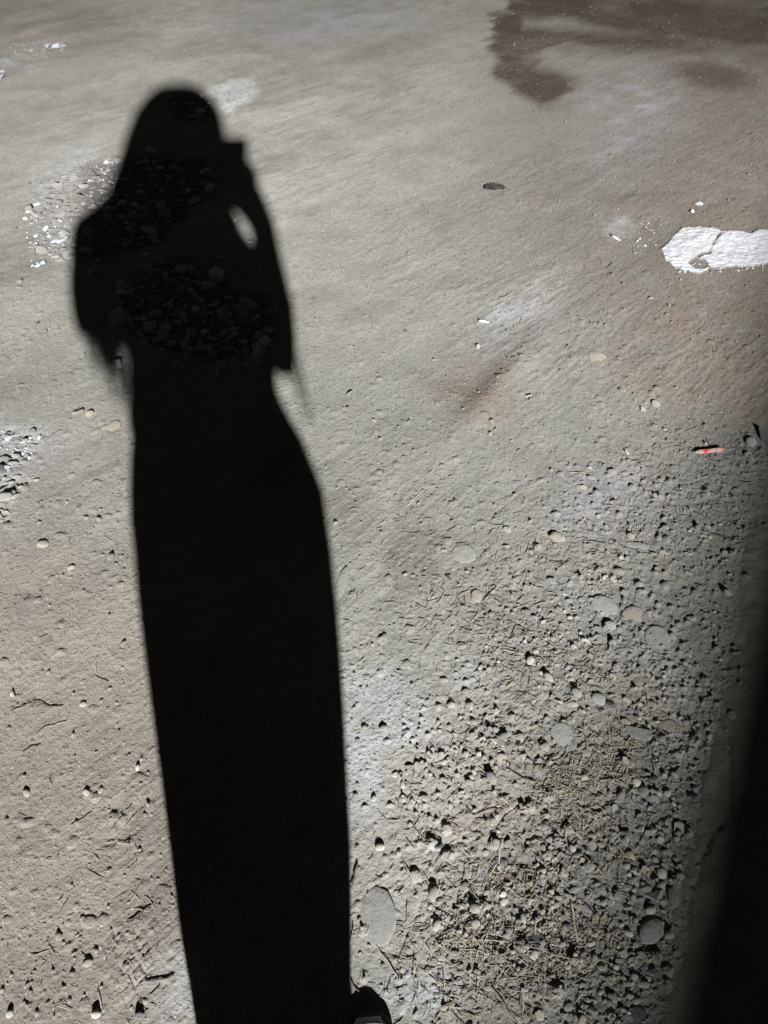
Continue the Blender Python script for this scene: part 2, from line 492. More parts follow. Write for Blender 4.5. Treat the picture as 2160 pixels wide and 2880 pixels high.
# ------------------------------------------------------------------ stone shapes
def stone_proto(i, kind):
    r = random.Random(1000 + i * 7 + {'round': 0, 'chip': 500, 'slab': 900}[kind])
    bm = bmesh.new()
    if kind == 'round':
        bmesh.ops.create_icosphere(bm, subdivisions=2, radius=1)
        k = [Vector((r.uniform(-1, 1), r.uniform(-1, 1), r.uniform(-1, 1))).normalized() for _ in range(5)]
        a = [r.uniform(-.22, .12) for _ in k]
        for v in bm.verts:
            s = 1 + sum(q * max(0, v.co.dot(w)) ** 2 for q, w in zip(a, k))
            v.co *= s * (1 + r.gauss(0, .022))
        sm = True
    else:
        n = 13 if kind == 'chip' else 11
        for _ in range(n):
            p = Vector((r.gauss(0, 1), r.gauss(0, 1), r.gauss(0, 1))).normalized()
            if kind == 'slab':
                p.z = .9 if p.z > 0 else -.9
                q = Vector((p.x, p.y, 0)).normalized() * r.uniform(.75, 1.05)
                p.x, p.y = q.x, q.y
            else:
                p *= r.uniform(.85, 1.1)
            bm.verts.new(p)
        res = bmesh.ops.convex_hull(bm, input=bm.verts)
        bmesh.ops.delete(bm, geom=[g for g in res['geom_interior'] if isinstance(g, bmesh.types.BMVert)], context='VERTS')
        if kind == 'chip':
            bmesh.ops.bevel(bm, geom=list(bm.edges), offset=.12, segments=1, affect='EDGES', clamp_overlap=True)
        bmesh.ops.triangulate(bm, faces=bm.faces)
        sm = False
    me = bpy.data.meshes.new('%s_stone' % kind)
    bmesh.ops.recalc_face_normals(bm, faces=bm.faces)
    bm.to_mesh(me); bm.free()
    for p in me.polygons: p.use_smooth = sm
    return me


PROTO = {k: [stone_proto(i, k) for i in range(10)] for k in ('round', 'chip', 'slab')}
_cache = {}


def proto(kind, i, mat):
    key = (kind, i % 10, mat.name)
    if key not in _cache:
        me = PROTO[kind][i % 10].copy(); me.materials.append(mat); _cache[key] = me
    return _cache[key]


def small(kind, i):
    me = PROTO[kind][i % 10]
    V = np.array([v.co for v in me.vertices]); Fc = np.array([p.vertices[:] for p in me.polygons])
    return V, Fc


def low(i):
    """20-triangle grain"""
    bm = bmesh.new(); bmesh.ops.create_icosphere(bm, subdivisions=1, radius=1)
    r = random.Random(i)
    for v in bm.verts: v.co *= r.uniform(.7, 1.2)
    V = np.array([v.co for v in bm.verts]); Fc = np.array([[v.index for v in f.verts] for f in bm.faces]); bm.free()
    return V, Fc


LOW = [low(i) for i in range(12)]


def scatter_mesh(name, P, S, mat, shapes, kind_attr='stuff', tilt=.5, smooth=False, sink=.35, squash=(.35, .7)):
    """joins many tiny stones into one object. P (n,3), S (n,) radius"""
    Vs, Fs, off = [], [], 0
    for k in range(len(P)):
        V, Fc = shapes[k % len(shapes)]
        sx = S[k] * rng.uniform(.8, 1.3); sy = S[k] * rng.uniform(.6, 1.0); sz = S[k] * rng.uniform(*squash)
        R = np.array(Euler((rng.normal(0, tilt), rng.normal(0, tilt), rng.uniform(0, 6.28))).to_matrix())
        W = (V * [sx, sy, sz]) @ R.T + P[k] + [0, 0, sz * (1 - 2 * sink)]
        Vs.append(W); Fs.append(Fc + off); off += len(V)
    me = npmesh(name, np.concatenate(Vs), np.concatenate(Fs), mat, smooth)
    o = link(bpy.data.objects.new(name, me))
    o['kind'] = kind_attr
    return o


def stone(name, px, py, wpx, hpx, rot=0, kind='round', mat=None, thick=None, sink=.4, idx=None, label=None, cat='stone', group=None, tilt=.12):
    """one stone that appears wpx x hpx photo pixels large (half axes) at px,py"""
    m = scale_at(px, py); p = G(px, py)
    el = math.atan2(CAMH, max(p.y, .05))            # how steeply we look down on it
    a = wpx * m; b = hpx * m / max(math.sin(el), .45)
    t = (thick if thick is not None else .55 * min(a, b)) * .58
    sink = sink + .04
    i = idx if idx is not None else random.randrange(10)
    o = bpy.data.objects.new(name, proto(kind, i, mat or M_PEB))
    o.scale = (a, b, t)
    o.rotation_euler = (random.gauss(0, tilt), random.gauss(0, tilt), math.radians(-rot))
    z = float(hz(p.x, p.y)[0])
    o.location = (p.x, p.y, z + t * (1 - 2 * sink))
    tag(o, label, cat, group)
    return link(o)


exec_later = []
# ------------------------------------------------------------------ concrete footing along the right
def build_footing():
    m = N('rough_concrete', .9)
    pos = m.n('ShaderNodeNewGeometry').outputs['Position']
    f = m.noise(18, 6, pos, .6); f2 = m.noise(160, 4, pos, .6)
    c = m.ramp(f, [(.3, (.17, .165, .14)), (.7, (.235, .23, .20))])
    m.base(m.mixc(1.0, c, m.ramp(f2, [(.3, (.85, .85, .85)), (.7, (1.1, 1.1, 1.1))]), 'MULTIPLY'))
    m.nrm(m.bump(f2, .0022, .7, m.bump(f, .012, .6)))
    E = [G(a, b) for a, b in FOOT_EDGE]
    E = [Vector((E[0].x - .3 * 1.9, E[0].y - 1.9, 0)), Vector((E[0].x - .03, E[0].y - .3, 0))] + E + [Vector((E[-1].x + 3.5 * .5, E[-1].y + 3.5, 0))]
    L = np.cumsum([0] + [(E[i + 1] - E[i]).length for i in range(len(E) - 1)])
    ex = np.array([e.x for e in E]); ey = np.array([e.y for e in E])
    s0, s1 = L[0], L[-1]
    near = np.linspace(L[1], min(L[-2], s1), 520)
    ss = np.concatenate([np.linspace(s0, L[1], 12)[:-1], near, np.linspace(near[-1], s1, 40)[1:]])
    X0 = np.interp(ss, L, ex); Y0 = np.interp(ss, L, ey)
    jag = .012 * fbm(ss, ss * 0, 14, 4, 5) + .006 * fbm(ss, ss * 0, 60, 3, 8)
    nx, ny = .90, -.435
    w = np.concatenate([[-.01, -.004, .006, .014, .022, .024], np.linspace(.025, .6, 110), [.606, .61]])
    W = w[None, :] + jag[:, None] * np.clip(1 - w[None, :] / .5, 0, 1)
    Xg = X0[:, None] + W * nx; Yg = Y0[:, None] + W * ny
    gh = ground_maps(Xg.ravel(), Yg.ravel(), False)[0].reshape(Xg.shape)
    base = gh + .004 * fbm(Xg, Yg, 5, 3, 77) + .0016 * fbm(Xg, Yg, 40, 3, 78) + .0006 * fbm(Xg, Yg, 150, 2, 79)
    prof = np.interp(w, [-.01, -.004, .006, .022, .06, .16, .175, .6, .606, .61], [-.02, -.006, .001, .004, .006, .010, .015, .024, .02, -.03])
    # the upper skim coat starts along a ragged line
    lip = .15 + .04 * fbm(ss, ss * 0, 4, 3, 15) + .015 * fbm(ss, ss * 0, 26, 3, 16)
    step = sst(0, .006, W - lip[:, None]) * .009 * sst(-.3, .3, fbm(ss, ss * 0, 3, 2, 18))[:, None]
    Z = prof[None, :] + base + step
    fx, fy = topx(Xg, Yg)
    cr = np.full(Xg.shape, 1e9)
    CR = [(2045, 2075), (2052, 2140), (2049, 2215), (2058, 2300), (1998, 2350), (1985, 2395), (1965, 2410), (1962, 2480), (1942, 2500), (1935, 2560), (1912, 2600), (1905, 2660), (1893, 2690), (1885, 2760), (1868, 2800), (1850, 2850), (1835, 2900)]
    for a, b in zip(CR, CR[1:]):
        e_, f_ = b[0] - a[0], b[1] - a[1]
        t = np.clip(((fx - a[0]) * e_ + (fy - a[1]) * f_) / (e_ * e_ + f_ * f_), 0, 1)
        cr = np.minimum(cr, np.hypot(fx - a[0] - e_ * t, fy - a[1] - f_ * t) + 2.5 * fbm(Xg, Yg, 60, 2, 222))
    Z = Z - .006 * np.exp(-(cr / 5.0) ** 2)
    V = np.stack([Xg, Yg, Z], -1).reshape(-1, 3)
    nr, nc = Xg.shape
    i = np.arange(nr - 1)[:, None] * nc + np.arange(nc - 1)[None, :]
    Fc = np.stack([i, i + nc, i + nc + 1, i + 1], -1).reshape(-1, 4)[:, ::-1]
    me = npmesh('concrete_footing', V, Fc, m.m)
    o = link(bpy.data.objects.new('concrete_footing', me))
    tag(o, 'long low grey concrete footing with ragged edge running up the shaded right side', 'concrete footing')


build_footing()


# ------------------------------------------------------------------ dried plaster spill
def build_plaster():
    m = N('dried_white_plaster', .8)
    pos = m.n('ShaderNodeNewGeometry').outputs['Position']
    mp = m.n('ShaderNodeMapping'); m.l(pos, mp.inputs['Vector']); mp.inputs['Scale'].default_value = (.45, 1, 1); mp.inputs['Rotation'].default_value = (0, 0, .12)
    f = m.noise(75, 7, mp.outputs['Vector'], .72); f2 = m.noise(40, 5, pos)
    c = m.ramp(f, [(.28, (.48, .49, .52)), (.5, (.59, .61, .65)), (.75, (.66, .68, .72))])
    c = m.mixc(m.ramp(f2, [(.60, (0, 0, 0)), (.74, (.75, .75, .75))]), c, (.38, .355, .29))
    rim = m.n('ShaderNodeAttribute', attribute_name='rim').outputs['Fac']
    rr_ = m.math('ADD', rim, m.math('MULTIPLY', m.math('SUBTRACT', m.noise(90, 5, pos, .7), .5), 1.6))
    c = m.mixc(m.ramp(rr_, [(.10, (1, 1, 1)), (.55, (0, 0, 0))]), c, (.215, .19, .165))
    m.base(c).nrm(m.bump(f, .009, 1.0))
    xs0, xs1 = G(1820, 640).x - .1, 3.2
    ys0, ys1 = G(2000, 790).y - .1, G(2000, 615).y + .15
    nx, ny = 360, 240
    X, Y = np.meshgrid(np.linspace(xs0, xs1, nx), np.linspace(ys0, ys1, ny), indexing='ij')
    PX, PY = topx(X, Y)
    d = sdpoly(PX, PY, PLASTER) + 8 * fbm(X, Y, 14, 5, 201, .62)
    d = np.maximum(d, -(sdpoly(PX, PY, PL_HOLE) + 4 * fbm(X, Y, 25, 3, 205)))
    cr = np.full(X.shape, 1e9)
    for a, b in zip([(1963, 722), (1998, 710), (2005, 690), (2022, 664)], [(1998, 710), (2005, 690), (2022, 664), (2030, 655)]):
        ex, ey = b[0] - a[0], b[1] - a[1]
        t = np.clip(((PX - a[0]) * ex + (PY - a[1]) * ey) / (ex * ex + ey * ey), 0, 1)
        cr = np.minimum(cr, np.hypot(PX - a[0] - ex * t, PY - a[1] - ey * t))
    d = np.maximum(d, -.6 + 5 * fbm(X, Y, 22, 3, 209) - cr)
    gh = ground_maps(X.ravel(), Y.ravel())[0].reshape(X.shape)
    th = np.clip(-d / 8, -1, 1)
    Z = gh * .5 + np.where(d < 0, .0015 + .0025 * np.sqrt(np.clip(th, 0, 1)), -.010) + .0022 * fbm(X * .5 + .25 * Y, Y, 26, 5, 211, .65) * (d < 0) + .0030 * fbm(X, Y, 55, 3, 213) + (gh * .5)
    keep = d < 4
    idx = -np.ones(X.shape, int); V = np.stack([X, Y, Z], -1)
    q = keep[:-1, :-1] & keep[1:, :-1] & keep[1:, 1:] & keep[:-1, 1:]
    i, j = np.nonzero(q)
    base = lambda a, b: a * ny + b
    Fc = np.stack([base(i, j), base(i + 1, j), base(i + 1, j + 1), base(i, j + 1)], -1)
    used, inv = np.unique(Fc, return_inverse=True)
    edge = np.clip(np.abs(np.minimum(d, 0)) / 9, 0, 1).reshape(-1)[used]
    me = npmesh('plaster_spill', V.reshape(-1, 3)[used], inv.reshape(-1, 4), m.m)
    at_ = me.attributes.new('rim', 'FLOAT', 'POINT'); at_.data.foreach_set('value', edge.astype(np.float32))
    tag(link(bpy.data.objects.new('plaster_spill', me)), 'chalk white patch of dried plaster with a crack, at the right edge', 'plaster patch')


build_plaster()

# ------------------------------------------------------------------ notable stones, each its own
big = [
    # px, py, w, h, rot, kind, mat tone, thick(m), sink, label
    (1832, 2617, 41, 27, -35, 'round', None, .014, .32, 'large smooth grey oval cobble beside the dark concrete footing'),
    (1890, 2525, 14, 25, 5, 'round', None, .012, .35, 'narrow upright oval stone between the large oval cobble and the footing'),
    (1305, 1560, 31, 27, -20, 'round', None, .006, .35, 'smooth round pale grey stone set flush in bare earth left of the gravel'),
    (1702, 1709, 36, 34, -50, 'round', None, .009, .35, 'teardrop shaped blue grey cobble, left one of a touching pair'),
    (1777, 1728, 34, 25, 0, 'round', 'pink', .009, .4, 'flat pinkish tan cobble, right one of a touching pair'),
    (1848, 1797, 34, 33, 30, 'round', None, .006, .4, 'flat grey cobble dusted with grit, just below the touching pair'),
    (1568, 1517, 26, 19, 35, 'chip', 'tan', .012, .35, 'pale tan three-cornered stone standing above the straw'),
    (1682, 1009, 25, 15, 0, 'round', 'tan', .004, .35, 'flat dust covered stone buried in the smooth earth below the plaster patch'),
    (1441, 1360, 26, 9, -5, 'round', None, .004, .35, 'long flat grey stone nearly level with the earth above the gravel'),
    (1581, 1351, 32, 20, 10, 'slab', None, .004, .4, 'wide flat grey slab sunk in earth where the gravel begins'),
    (1796, 1536, 32, 9, 12, 'round', None, .005, .35, 'long narrow grey stone pointing at a small cream pebble'),
    (1864, 1557, 12, 7, 5, 'chip', 'cream', .008, .3, 'small cream coloured pebble at the end of a long narrow stone'),
    (1425, 1492, 14, 9, 15, 'chip', None, .009, .3, 'half-moon grey chip alone between round stone and gravel'),
    (1340, 1683, 16, 20, 0, 'round', 'tan', .005, .4, 'dull tan stone half buried in straw below the smooth round stone'),
    (1711, 1761, 19, 14, 10, 'round', None, .012, .3, 'dark grey stone tucked under the teardrop shaped cobble'),
    (1490, 1862, 11, 13, 10, 'round', 'cream', .014, .25, 'pale egg shaped pebble throwing a long black shadow in the straw'),
    (1506, 1836, 8, 8, 0, 'round', 'cream', .008, .3, 'small round pale pebble just above the pale egg shaped one'),
    (1581, 2066, 31, 30, 0, 'round', None, .006, .4, 'round flat slate grey cobble level with the ground amid the gravel'),
    (1796, 2057, 40, 24, 25, 'slab', None, .008, .35, 'irregular flat dark grey stone right of the round flat slate grey cobble'),
    (1682, 1966, 20, 15, 20, 'round', None, .013, .3, 'grey stone leaning on a darker one above the flat slate cobbles'),
    (1717, 1986, 19, 10, 15, 'chip', 'dark', .010, .3, 'dark wedge shaped stone beneath a lighter grey one'),
    (1884, 2045, 22, 17, 0, 'round', 'tan', .004, .35, 'dull brown stone almost buried in grit near the footing'),
    (1903, 2180, 25, 21, 20, 'slab', None, .009, .35, 'square cornered grey slab lying near the middle of the footing edge'),
    (1832, 2517, 30, 19, -15, 'chip', None, .015, .25, 'rough jagged lump of stone with a wide black shadow above the oval cobble'),
    (1825, 2561, 15, 11, 5, 'round', 'cream', .012, .3, 'small light stone touching the top of the large oval cobble'),
    (1585, 2454, 13, 12, 30, 'chip', 'cream', .014, .25, 'pale wedge stone with a tall pointed shadow in the middle of the gravel'),
    (1415, 2516, 12, 11, 10, 'chip', 'cream', .013, .25, 'sharp pale chip lodged under crossed straw stems'),
    (1754, 2343, 15, 10, 0, 'chip', 'dark', .014, .25, 'blackish stone tilted up in the right side gravel'),
    (1757, 2370, 10, 16, -20, 'chip', None, .010, .3, 'long grey chip directly below the blackish tilted stone'),
    (1057, 2578, 50, 66, 0, 'round', None, .007, .38, 'largest flat grey stone, sunk in earth beside the leg shadow near the shoe'),
    (962, 1640, 14, 44, 12, 'round', None, .004, .38, 'slender grey stone buried along the right edge of the shadow'),
    (1467, 2822, 7, 27, 5, 'chip', 'cream', .016, .2, 'thin upright pale splinter of stone near the bottom edge'),
    (1506, 2639, 28, 20, 10, 'slab', 'dark', .005, .35, 'flat dark grey flake with broken corners in straw'),
    (1591, 2607, 15, 8, 0, 'round', 'dark', .006, .3, 'small smooth bluish dark pebble right of the flat dark flake'),
    (1770, 2796, 15, 13, -30, 'chip', 'pink', .010, .3, 'pinkish three-cornered chip below the large oval cobble'),
    (1796, 2851, 23, 20, 0, 'round', 'dark', .007, .38, 'round dark cobble sunk in grit at the foot of the footing, bottom edge'),
    (1806, 2770, 17, 9, 8, 'round', None, .010, .3, 'oval grey pebble lying beside the footing under the gravel heap'),
    (1233, 2383, 14, 8, -15, 'chip', 'dark', .010, .25, 'jet black chip lying alone left of the gravel'),
    (1331, 2556, 12, 15, -25, 'round', 'tan', .012, .3, 'light brown egg shaped pebble with a second pebble at its foot'),
    (1344, 976, 6, 5, 0, 'round', 'cream', .010, .2, 'single small pebble on smooth earth near the white stick'),
    (2112, 1244, 14, 12, 10, 'round', None, .018, .3, 'rounded grey stone right of the red pencil'),
    (2150, 1232, 14, 22, -10, 'chip', 'dark', .022, .3, 'dark jagged stone cut by the right edge, above the shaded gravel'),
    (2102, 1282, 11, 8, 10, 'round', 'pink', .012, .3, 'small brownish pebble below the rounded stone near the red pencil'),
    (120, 1530, 17, 13, -5, 'round', 'tan', .013, .3, 'smooth tan egg shaped pebble alone on the earth left of the shadow'),
    (319, 1194, 17, 14, 10, 'round', 'tan', .006, .35, 'flat round dusty stone at the left edge of the shadow'),
    (218, 1160, 18, 11, -25, 'chip', 'tan', .018, .25, 'larger of two tan broken lumps left of the shadow waist'),
    (253, 1165, 13, 9, 20, 'chip', 'tan', .014, .25, 'smaller of two tan broken lumps left of the shadow waist'),
    (202, 1598, 10, 6, -35, 'round', 'tan', .008, .3, 'slim tan pebble below and right of the smooth tan egg shaped one'),
    (39, 1953, 12, 9, 10, 'chip', 'cream', .011, .25, 'cream chip with black shadow beside twigs at the left edge'),
    (234, 1981, 9, 7, 0, 'round', 'cream', .006, .3, 'flat cream pebble at the right tip of a long thin twig'),
    (334, 2055, 6, 5, 0, 'chip', 'dark', .005, .3, 'tiny dark blue chip on bare brown earth'),
    (244, 2233, 10, 8, -10, 'chip', 'cream', .010, .25, 'white cornered pebble left of an oval one on brown earth'),
    (283, 2224, 6, 9, 5, 'round', 'tan', .006, .3, 'slim oval pebble right of the white cornered one'),
    (387, 2161, 6, 9, 0, 'round', 'cream', .010, .2, 'upright pebble with a dark cap near the left edge of the leg shadow'),
    (247, 2708, 14, 11, -10, 'round', 'tan', .010, .35, 'tan pebble half covered by earth beside the lozenge footprints'),
    (273, 2853, 14, 11, 0, 'round', 'cream', .014, .2, 'whitish rounded pebble at the bottom edge left of the leg shadow'),
    (394, 2858, 15, 12, 0, 'chip', 'dark', .014, .25, 'black lump at the bottom edge right of the whitish rounded pebble'),
    (29, 2851, 9, 10, 0, 'round', 'cream', .012, .25, 'pale pebble in the bottom left corner'),
    (1051, 2247, 9, 9, 0, 'round', 'tan', .010, .25, 'small rounded pebble in the chalky patch beside the leg shadow'),
    (1068, 2383, 13, 9, 0, 'round', 'cream', .010, .25, 'pale pebble with a dark notch above the largest flat stone'),
    (1946, 1741, 16, 9, -10, 'chip', None, .013, .3, 'grey angular chip in the shaded gravel right of the cobbles'),
    (1174, 2158, 13, 11, 0, 'chip', None, .013, .3, 'grey three-sided chip on the left margin of the gravel'),
    (1113, 2181, 12, 9, -20, 'chip', 'cream', .010, .3, 'light chip leaning left, nearest pebble to the chalky patch'),
]
tones = {
    None: stone_mat('grey_river_cobble', [(0, (.205, .21, .213)), (.5, (.25, .252, .252)), (1, (.30, .298, .288))], (.255, .245, .22), .45),
    'pink': stone_mat('pinkish_cobble', [(0, (.26, .235, .21)), (1, (.29, .255, .228))], (.26, .24, .21), .35),
    'tan': stone_mat('tan_cobble', [(0, (.28, .255, .215)), (1, (.36, .335, .285))], (.26, .24, .20), .4),
    'cream': stone_mat('cream_pebble', [(0, (.34, .33, .305)), (1, (.44, .425, .39))], (.30, .28, .24), .3),
    'mid': stone_mat('mid_grey_pebble', [(0, (.17, .172, .178)), (1, (.24, .24, .235))], (.25, .24, .21), .4),
    'dark': stone_mat('dark_pebble', [(0, (.07, .072, .08)), (1, (.14, .143, .155))], (.22, .21, .19), .25),
}
for k, (px, py, w, h, rot, kd, tn, th, sk, lb) in enumerate(big):
    nm = 'cobble' if w > 22 else 'pebble'
    stone(nm, px, py, w * 1.08, h * 1.08, rot, kd, tones[tn], th, sk, k, lb, 'stone' if w > 22 else 'pebble', tilt=.06 if th < .01 else .15)

# ------------------------------------------------------------------ gravel: pebbles picked out one by one
seen = [(1588, 1474, 9), (2004, 1487, 13), (1552, 1640, 13), (1604, 1647, 12), (1588, 1673, 10), (1845, 1139, 10), (1809, 1155, 9), (1750, 1100, 11), (1484, 1115, 9),
        (1519, 1227, 9), (1764, 1272, 9), (1721, 1408, 9), (1663, 1344, 12), (1640, 1373, 10), (1659, 1315, 8), (1549, 1403, 8), (1601, 1419, 7), (1666, 1422, 8),
        (1682, 1455, 8), (1708, 1442, 8), (1653, 1480, 8), (1708, 1500, 8), (1747, 1572, 9), (1835, 1556, 12), (1848, 1604, 10), (1926, 1663, 11), (1262, 1627, 9),
        (1220, 1653, 9), (1243, 1643, 7), (1383, 1663, 8), (1575, 1787, 9), (1474, 1816, 9), (1484, 1725, 9), (1653, 1806, 9), (1685, 1803, 8), (1884, 1800, 11),
        (1731, 1881, 12), (1597, 1884, 12), (1646, 1901, 9), (1851, 1702, 11), (2056, 1839, 9), (1656, 1637, 9), (1633, 1640, 8), (1083, 1793, 8), (980, 1110, 12),
        (1262, 2200, 9), (1275, 2206, 11), (1207, 2132, 8), (1311, 1946, 9), (1405, 2089, 13), (1428, 2096, 12), (1396, 2057, 12), (1409, 2132, 14), (1337, 2141, 12),
        (1487, 2138, 11), (1614, 2014, 12), (1516, 2174, 12), (1530, 2164, 9), (1184, 2353, 9), (1279, 2356, 9), (1210, 2402, 8), (1210, 2304, 10), (1259, 2301, 9),
        (1422, 2356, 9), (1471, 2382, 10), (1516, 2343, 12), (1624, 2346, 14), (1666, 2314, 12), (1689, 2376, 12), (1308, 2493, 12), (1236, 2535, 9), (1207, 2565, 10),
        (1454, 2473, 11), (1425, 2451, 9), (1764, 2552, 13), (1718, 2539, 12), (1366, 2639, 10), (1503, 2685, 14), (1119, 2717, 8), (1204, 2727, 10), (1320, 2729, 11),
        (1474, 2779, 14), (1829, 2727, 18), (1601, 2861, 12), (1637, 2870, 12), (1651, 2825, 12), (1907, 2239, 13), (1946, 2239, 14), (1910, 2330, 18), (1877, 2317, 10),
        (1871, 2376, 11), (1890, 2447, 12), (1006, 2083, 8), (1745, 2660, 12), (1760, 2680, 13), (1790, 2660, 12), (1740, 2700, 12), (1775, 2705, 13), (1800, 2690, 11),
        (1850, 2690, 14), (1690, 2720, 13), (1660, 2725, 11), (1730, 2740, 12), (1700, 2560, 11), (1650, 2560, 12), (1620, 2545, 13), (1590, 2560, 10), (1660, 2530, 10)]
clusters = [  # px, py, spread x, spread y, number, size
    (1830, 1330, 110, 70, 20, 7), (1650, 1370, 70, 60, 16, 8), (1700, 1600, 110, 70, 14, 8), (1780, 1680, 90, 60, 12, 8), (1870, 1850, 70, 60, 16, 9), (2100, 1560, 60, 90, 34, 9),
    (1990, 1520, 80, 60, 10, 8), (1440, 2080, 60, 40, 12, 10), (1520, 2130, 60, 40, 12, 10), (1620, 2010, 60, 40, 12, 10), (1760, 2000, 70, 50, 14, 10),
    (1800, 2250, 70, 60, 22, 11), (1700, 2280, 60, 50, 20, 10), (1640, 2390, 70, 40, 20, 10), (1540, 2370, 60, 40, 14, 10), (1250, 2190, 50, 30, 8, 8),
    (1830, 2330, 60, 50, 14, 11), (1860, 2420, 40, 40, 8, 11), (1740, 2520, 60, 50, 16, 11), (1800, 2720, 60, 70, 22, 12), (1650, 2840, 110, 40, 16, 11),
    (1620, 2560, 60, 40, 12, 10), (1700, 2150, 90, 50, 14, 9), (1560, 2250, 110, 60, 14, 9), (1400, 2400, 130, 70, 14, 9), (1690, 1880, 110, 50, 18, 8)]
pts = [(a, b, s) for a, b, s in seen]
for cxp, cyp, sx, sy, n, s in clusters:
    for _ in range(n):
        pts.append((random.gauss(cxp, sx * .55), random.gauss(cyp, sy * .55), s * random.uniform(.7, 1.25)))


def edge_x(py):
    ps = sorted(FOOT_EDGE, key=lambda q: q[1])
    return float(np.interp(py, [q[1] for q in ps], [q[0] for q in ps]))


ok = []
for a, b, s in pts:
    if a > edge_x(b) - s or b > 2890: continue
    if any((a - q[0]) ** 2 + (b - q[1]) ** 2 < (.62 * (s + q[2])) ** 2 for q in ok): continue
    if any(((a - q[0]) / (q[2] + s * .7)) ** 2 + ((b - q[1]) / (q[3] + s * .7)) ** 2 < 1 for q in big if q[2] > 15): continue
    ok.append((a, b, s))
ok = ok[:len([1 for q in ok])]
LAND = [(1305, 1560, 'the smooth round flush stone'), (1680, 1725, 'the teardrop shaped cobble'), (1795, 1740, 'the pinkish tan cobble'), (1850, 1810, 'the dusty flat cobble'),
        (1568, 1517, 'the three-cornered tan stone'), (1820, 1545, 'the small cream pebble'), (1581, 1351, 'the wide sunken slab'), (1682, 1009, 'the dust covered buried stone'),
        (1490, 1855, 'the pale egg shaped pebble'), (1581, 2066, 'the round slate grey cobble'), (1796, 2057, 'the irregular dark flat stone'), (1690, 1970, 'the leaning grey stone'),
        (1903, 2180, 'the square cornered slab'), (1832, 2507, 'the rough jagged lump'), (1832, 2617, 'the large oval cobble'), (1585, 2454, 'the pale wedge stone'),
        (1415, 2516, 'the sharp pale chip'), (1754, 2355, 'the blackish tilted stone'), (1467, 2822, 'the upright pale splinter'), (1506, 2639, 'the flat dark flake'),
        (1770, 2796, 'the pinkish chip'), (1796, 2851, 'the round sunken dark cobble'), (1233, 2383, 'the lone jet black chip'), (1331, 2556, 'the light brown egg pebble'),
        (1990, 1275, 'the red pencil'), (2120, 1540, 'the shaded long twig'), (1946, 1741, 'the shaded grey angular chip'), (1057, 2500, 'the largest flat grey stone'), (1113, 2181, 'the light leaning chip'),
        (1640, 2200, 'the yellow straw tuft'), (1504, 2450, 'the upright bent twig'), (1340, 1683, 'the half buried tan stone')]
ORD = ['nearest', 'second nearest', 'third nearest', 'fourth nearest', 'fifth nearest', 'sixth nearest', 'seventh nearest', 'eighth nearest', 'ninth nearest', 'tenth nearest']


def describe(items, land, noun):
    """items: (object, px, py, words); words say size, colour and shape. Gives every one a label of its own."""
    sets = {}
    for o, a, b, w in items:
        q = min(land, key=lambda t: (t[0] - a) ** 2 + (t[1] - b) ** 2)
        dx, dy = a - q[0], b - q[1]
        d = ('right of' if dx > 0 else 'left of') if abs(dx) > abs(dy) else ('below' if dy > 0 else 'above')
        sets.setdefault((w, d, q[2]), []).append((dx * dx + dy * dy, o))
    for (w, d, ln_), v in sets.items():
        v.sort(key=lambda t: t[0])
        for i, (_, o) in enumerate(v):
            o['label'] = ('%s %s %s %s' % (w, noun, d, ln_)) if len(v) == 1 else ('%s %s %s %s %s' % (ORD[i] if i < 10 else 'far', w, noun, d, ln_))


ok = sorted(ok, key=lambda q: -q[2])[:292]
items = []
for k, (a, b, s) in enumerate(ok):
    s *= 1.24 if b > 1900 else 1.12
    kd = 'round' if random.random() < .18 else 'chip'
    tn, cw = random.choices([(None, 'grey'), ('tan', 'tan'), ('cream', 'pale'), ('dark', 'dark'), ('mid', 'mid grey')], [46, 18, 8, 6, 22])[0]
    m_ = scale_at(a, b) * s
    o = stone('gravel_pebble', a, b, s * random.uniform(.85, 1.15), s * random.uniform(.6, .9), random.uniform(-60, 60), kd, tones[tn], m_ * random.uniform(.50, .8), .27, k, None, 'pebble', 'pebbles of the gravel', tilt=.3)
    items.append((o, a, b, '%s %s %s' % ('big' if s > 13 else 'small', cw, 'rounded' if kd == 'round' else 'angular')))
describe(items, LAND, 'pebble')


# smaller stones nobody could count
def dens_points(n, poly):
    P = np.array(poly); lo = P.min(0); hi = P.max(0)
    out = []
    while len(out) < n:
        q = rng.uniform(lo, hi, (n * 2, 2))
        q = q[sdpoly(q[:, 0], q[:, 1], poly) < 0]
        out += list(q)
    return np.array(out[:n])


def to_ground(Q):
    D = (Q[:, 0] - CX) / F; E_ = -(Q[:, 1] - CY) / F
    dy = math.sin(TH) + E_ * math.cos(TH); dz = -math.cos(TH) + E_ * math.sin(TH)
    t = -CAMH / dz
    return np.stack([D * t, dy * t], -1)


# --- grit: uniform over the ground, thicker in the gravel
Q = dens_points(8000, GRAVEL)
Q = Q[[a < edge_x(b) - 4 for a, b in Q]]
nz = fbm(Q[:, 0], Q[:, 1], .006, 3, 301)
Q = Q[nz * 3.5 + rng.uniform(-.5, .5, len(Q)) > .25]
Gd = to_ground(Q); Sz = np.abs(rng.normal(0, 1, len(Q))) ** 1.5 * .0022 + .0008
Z = hz(Gd[:, 0], Gd[:, 1])
tag(scatter_mesh('gravel_grit', np.column_stack([Gd, Z]), Sz, M_PEB, LOW), 'fine grey grit between the pebbles of the gravel patch', 'grit')

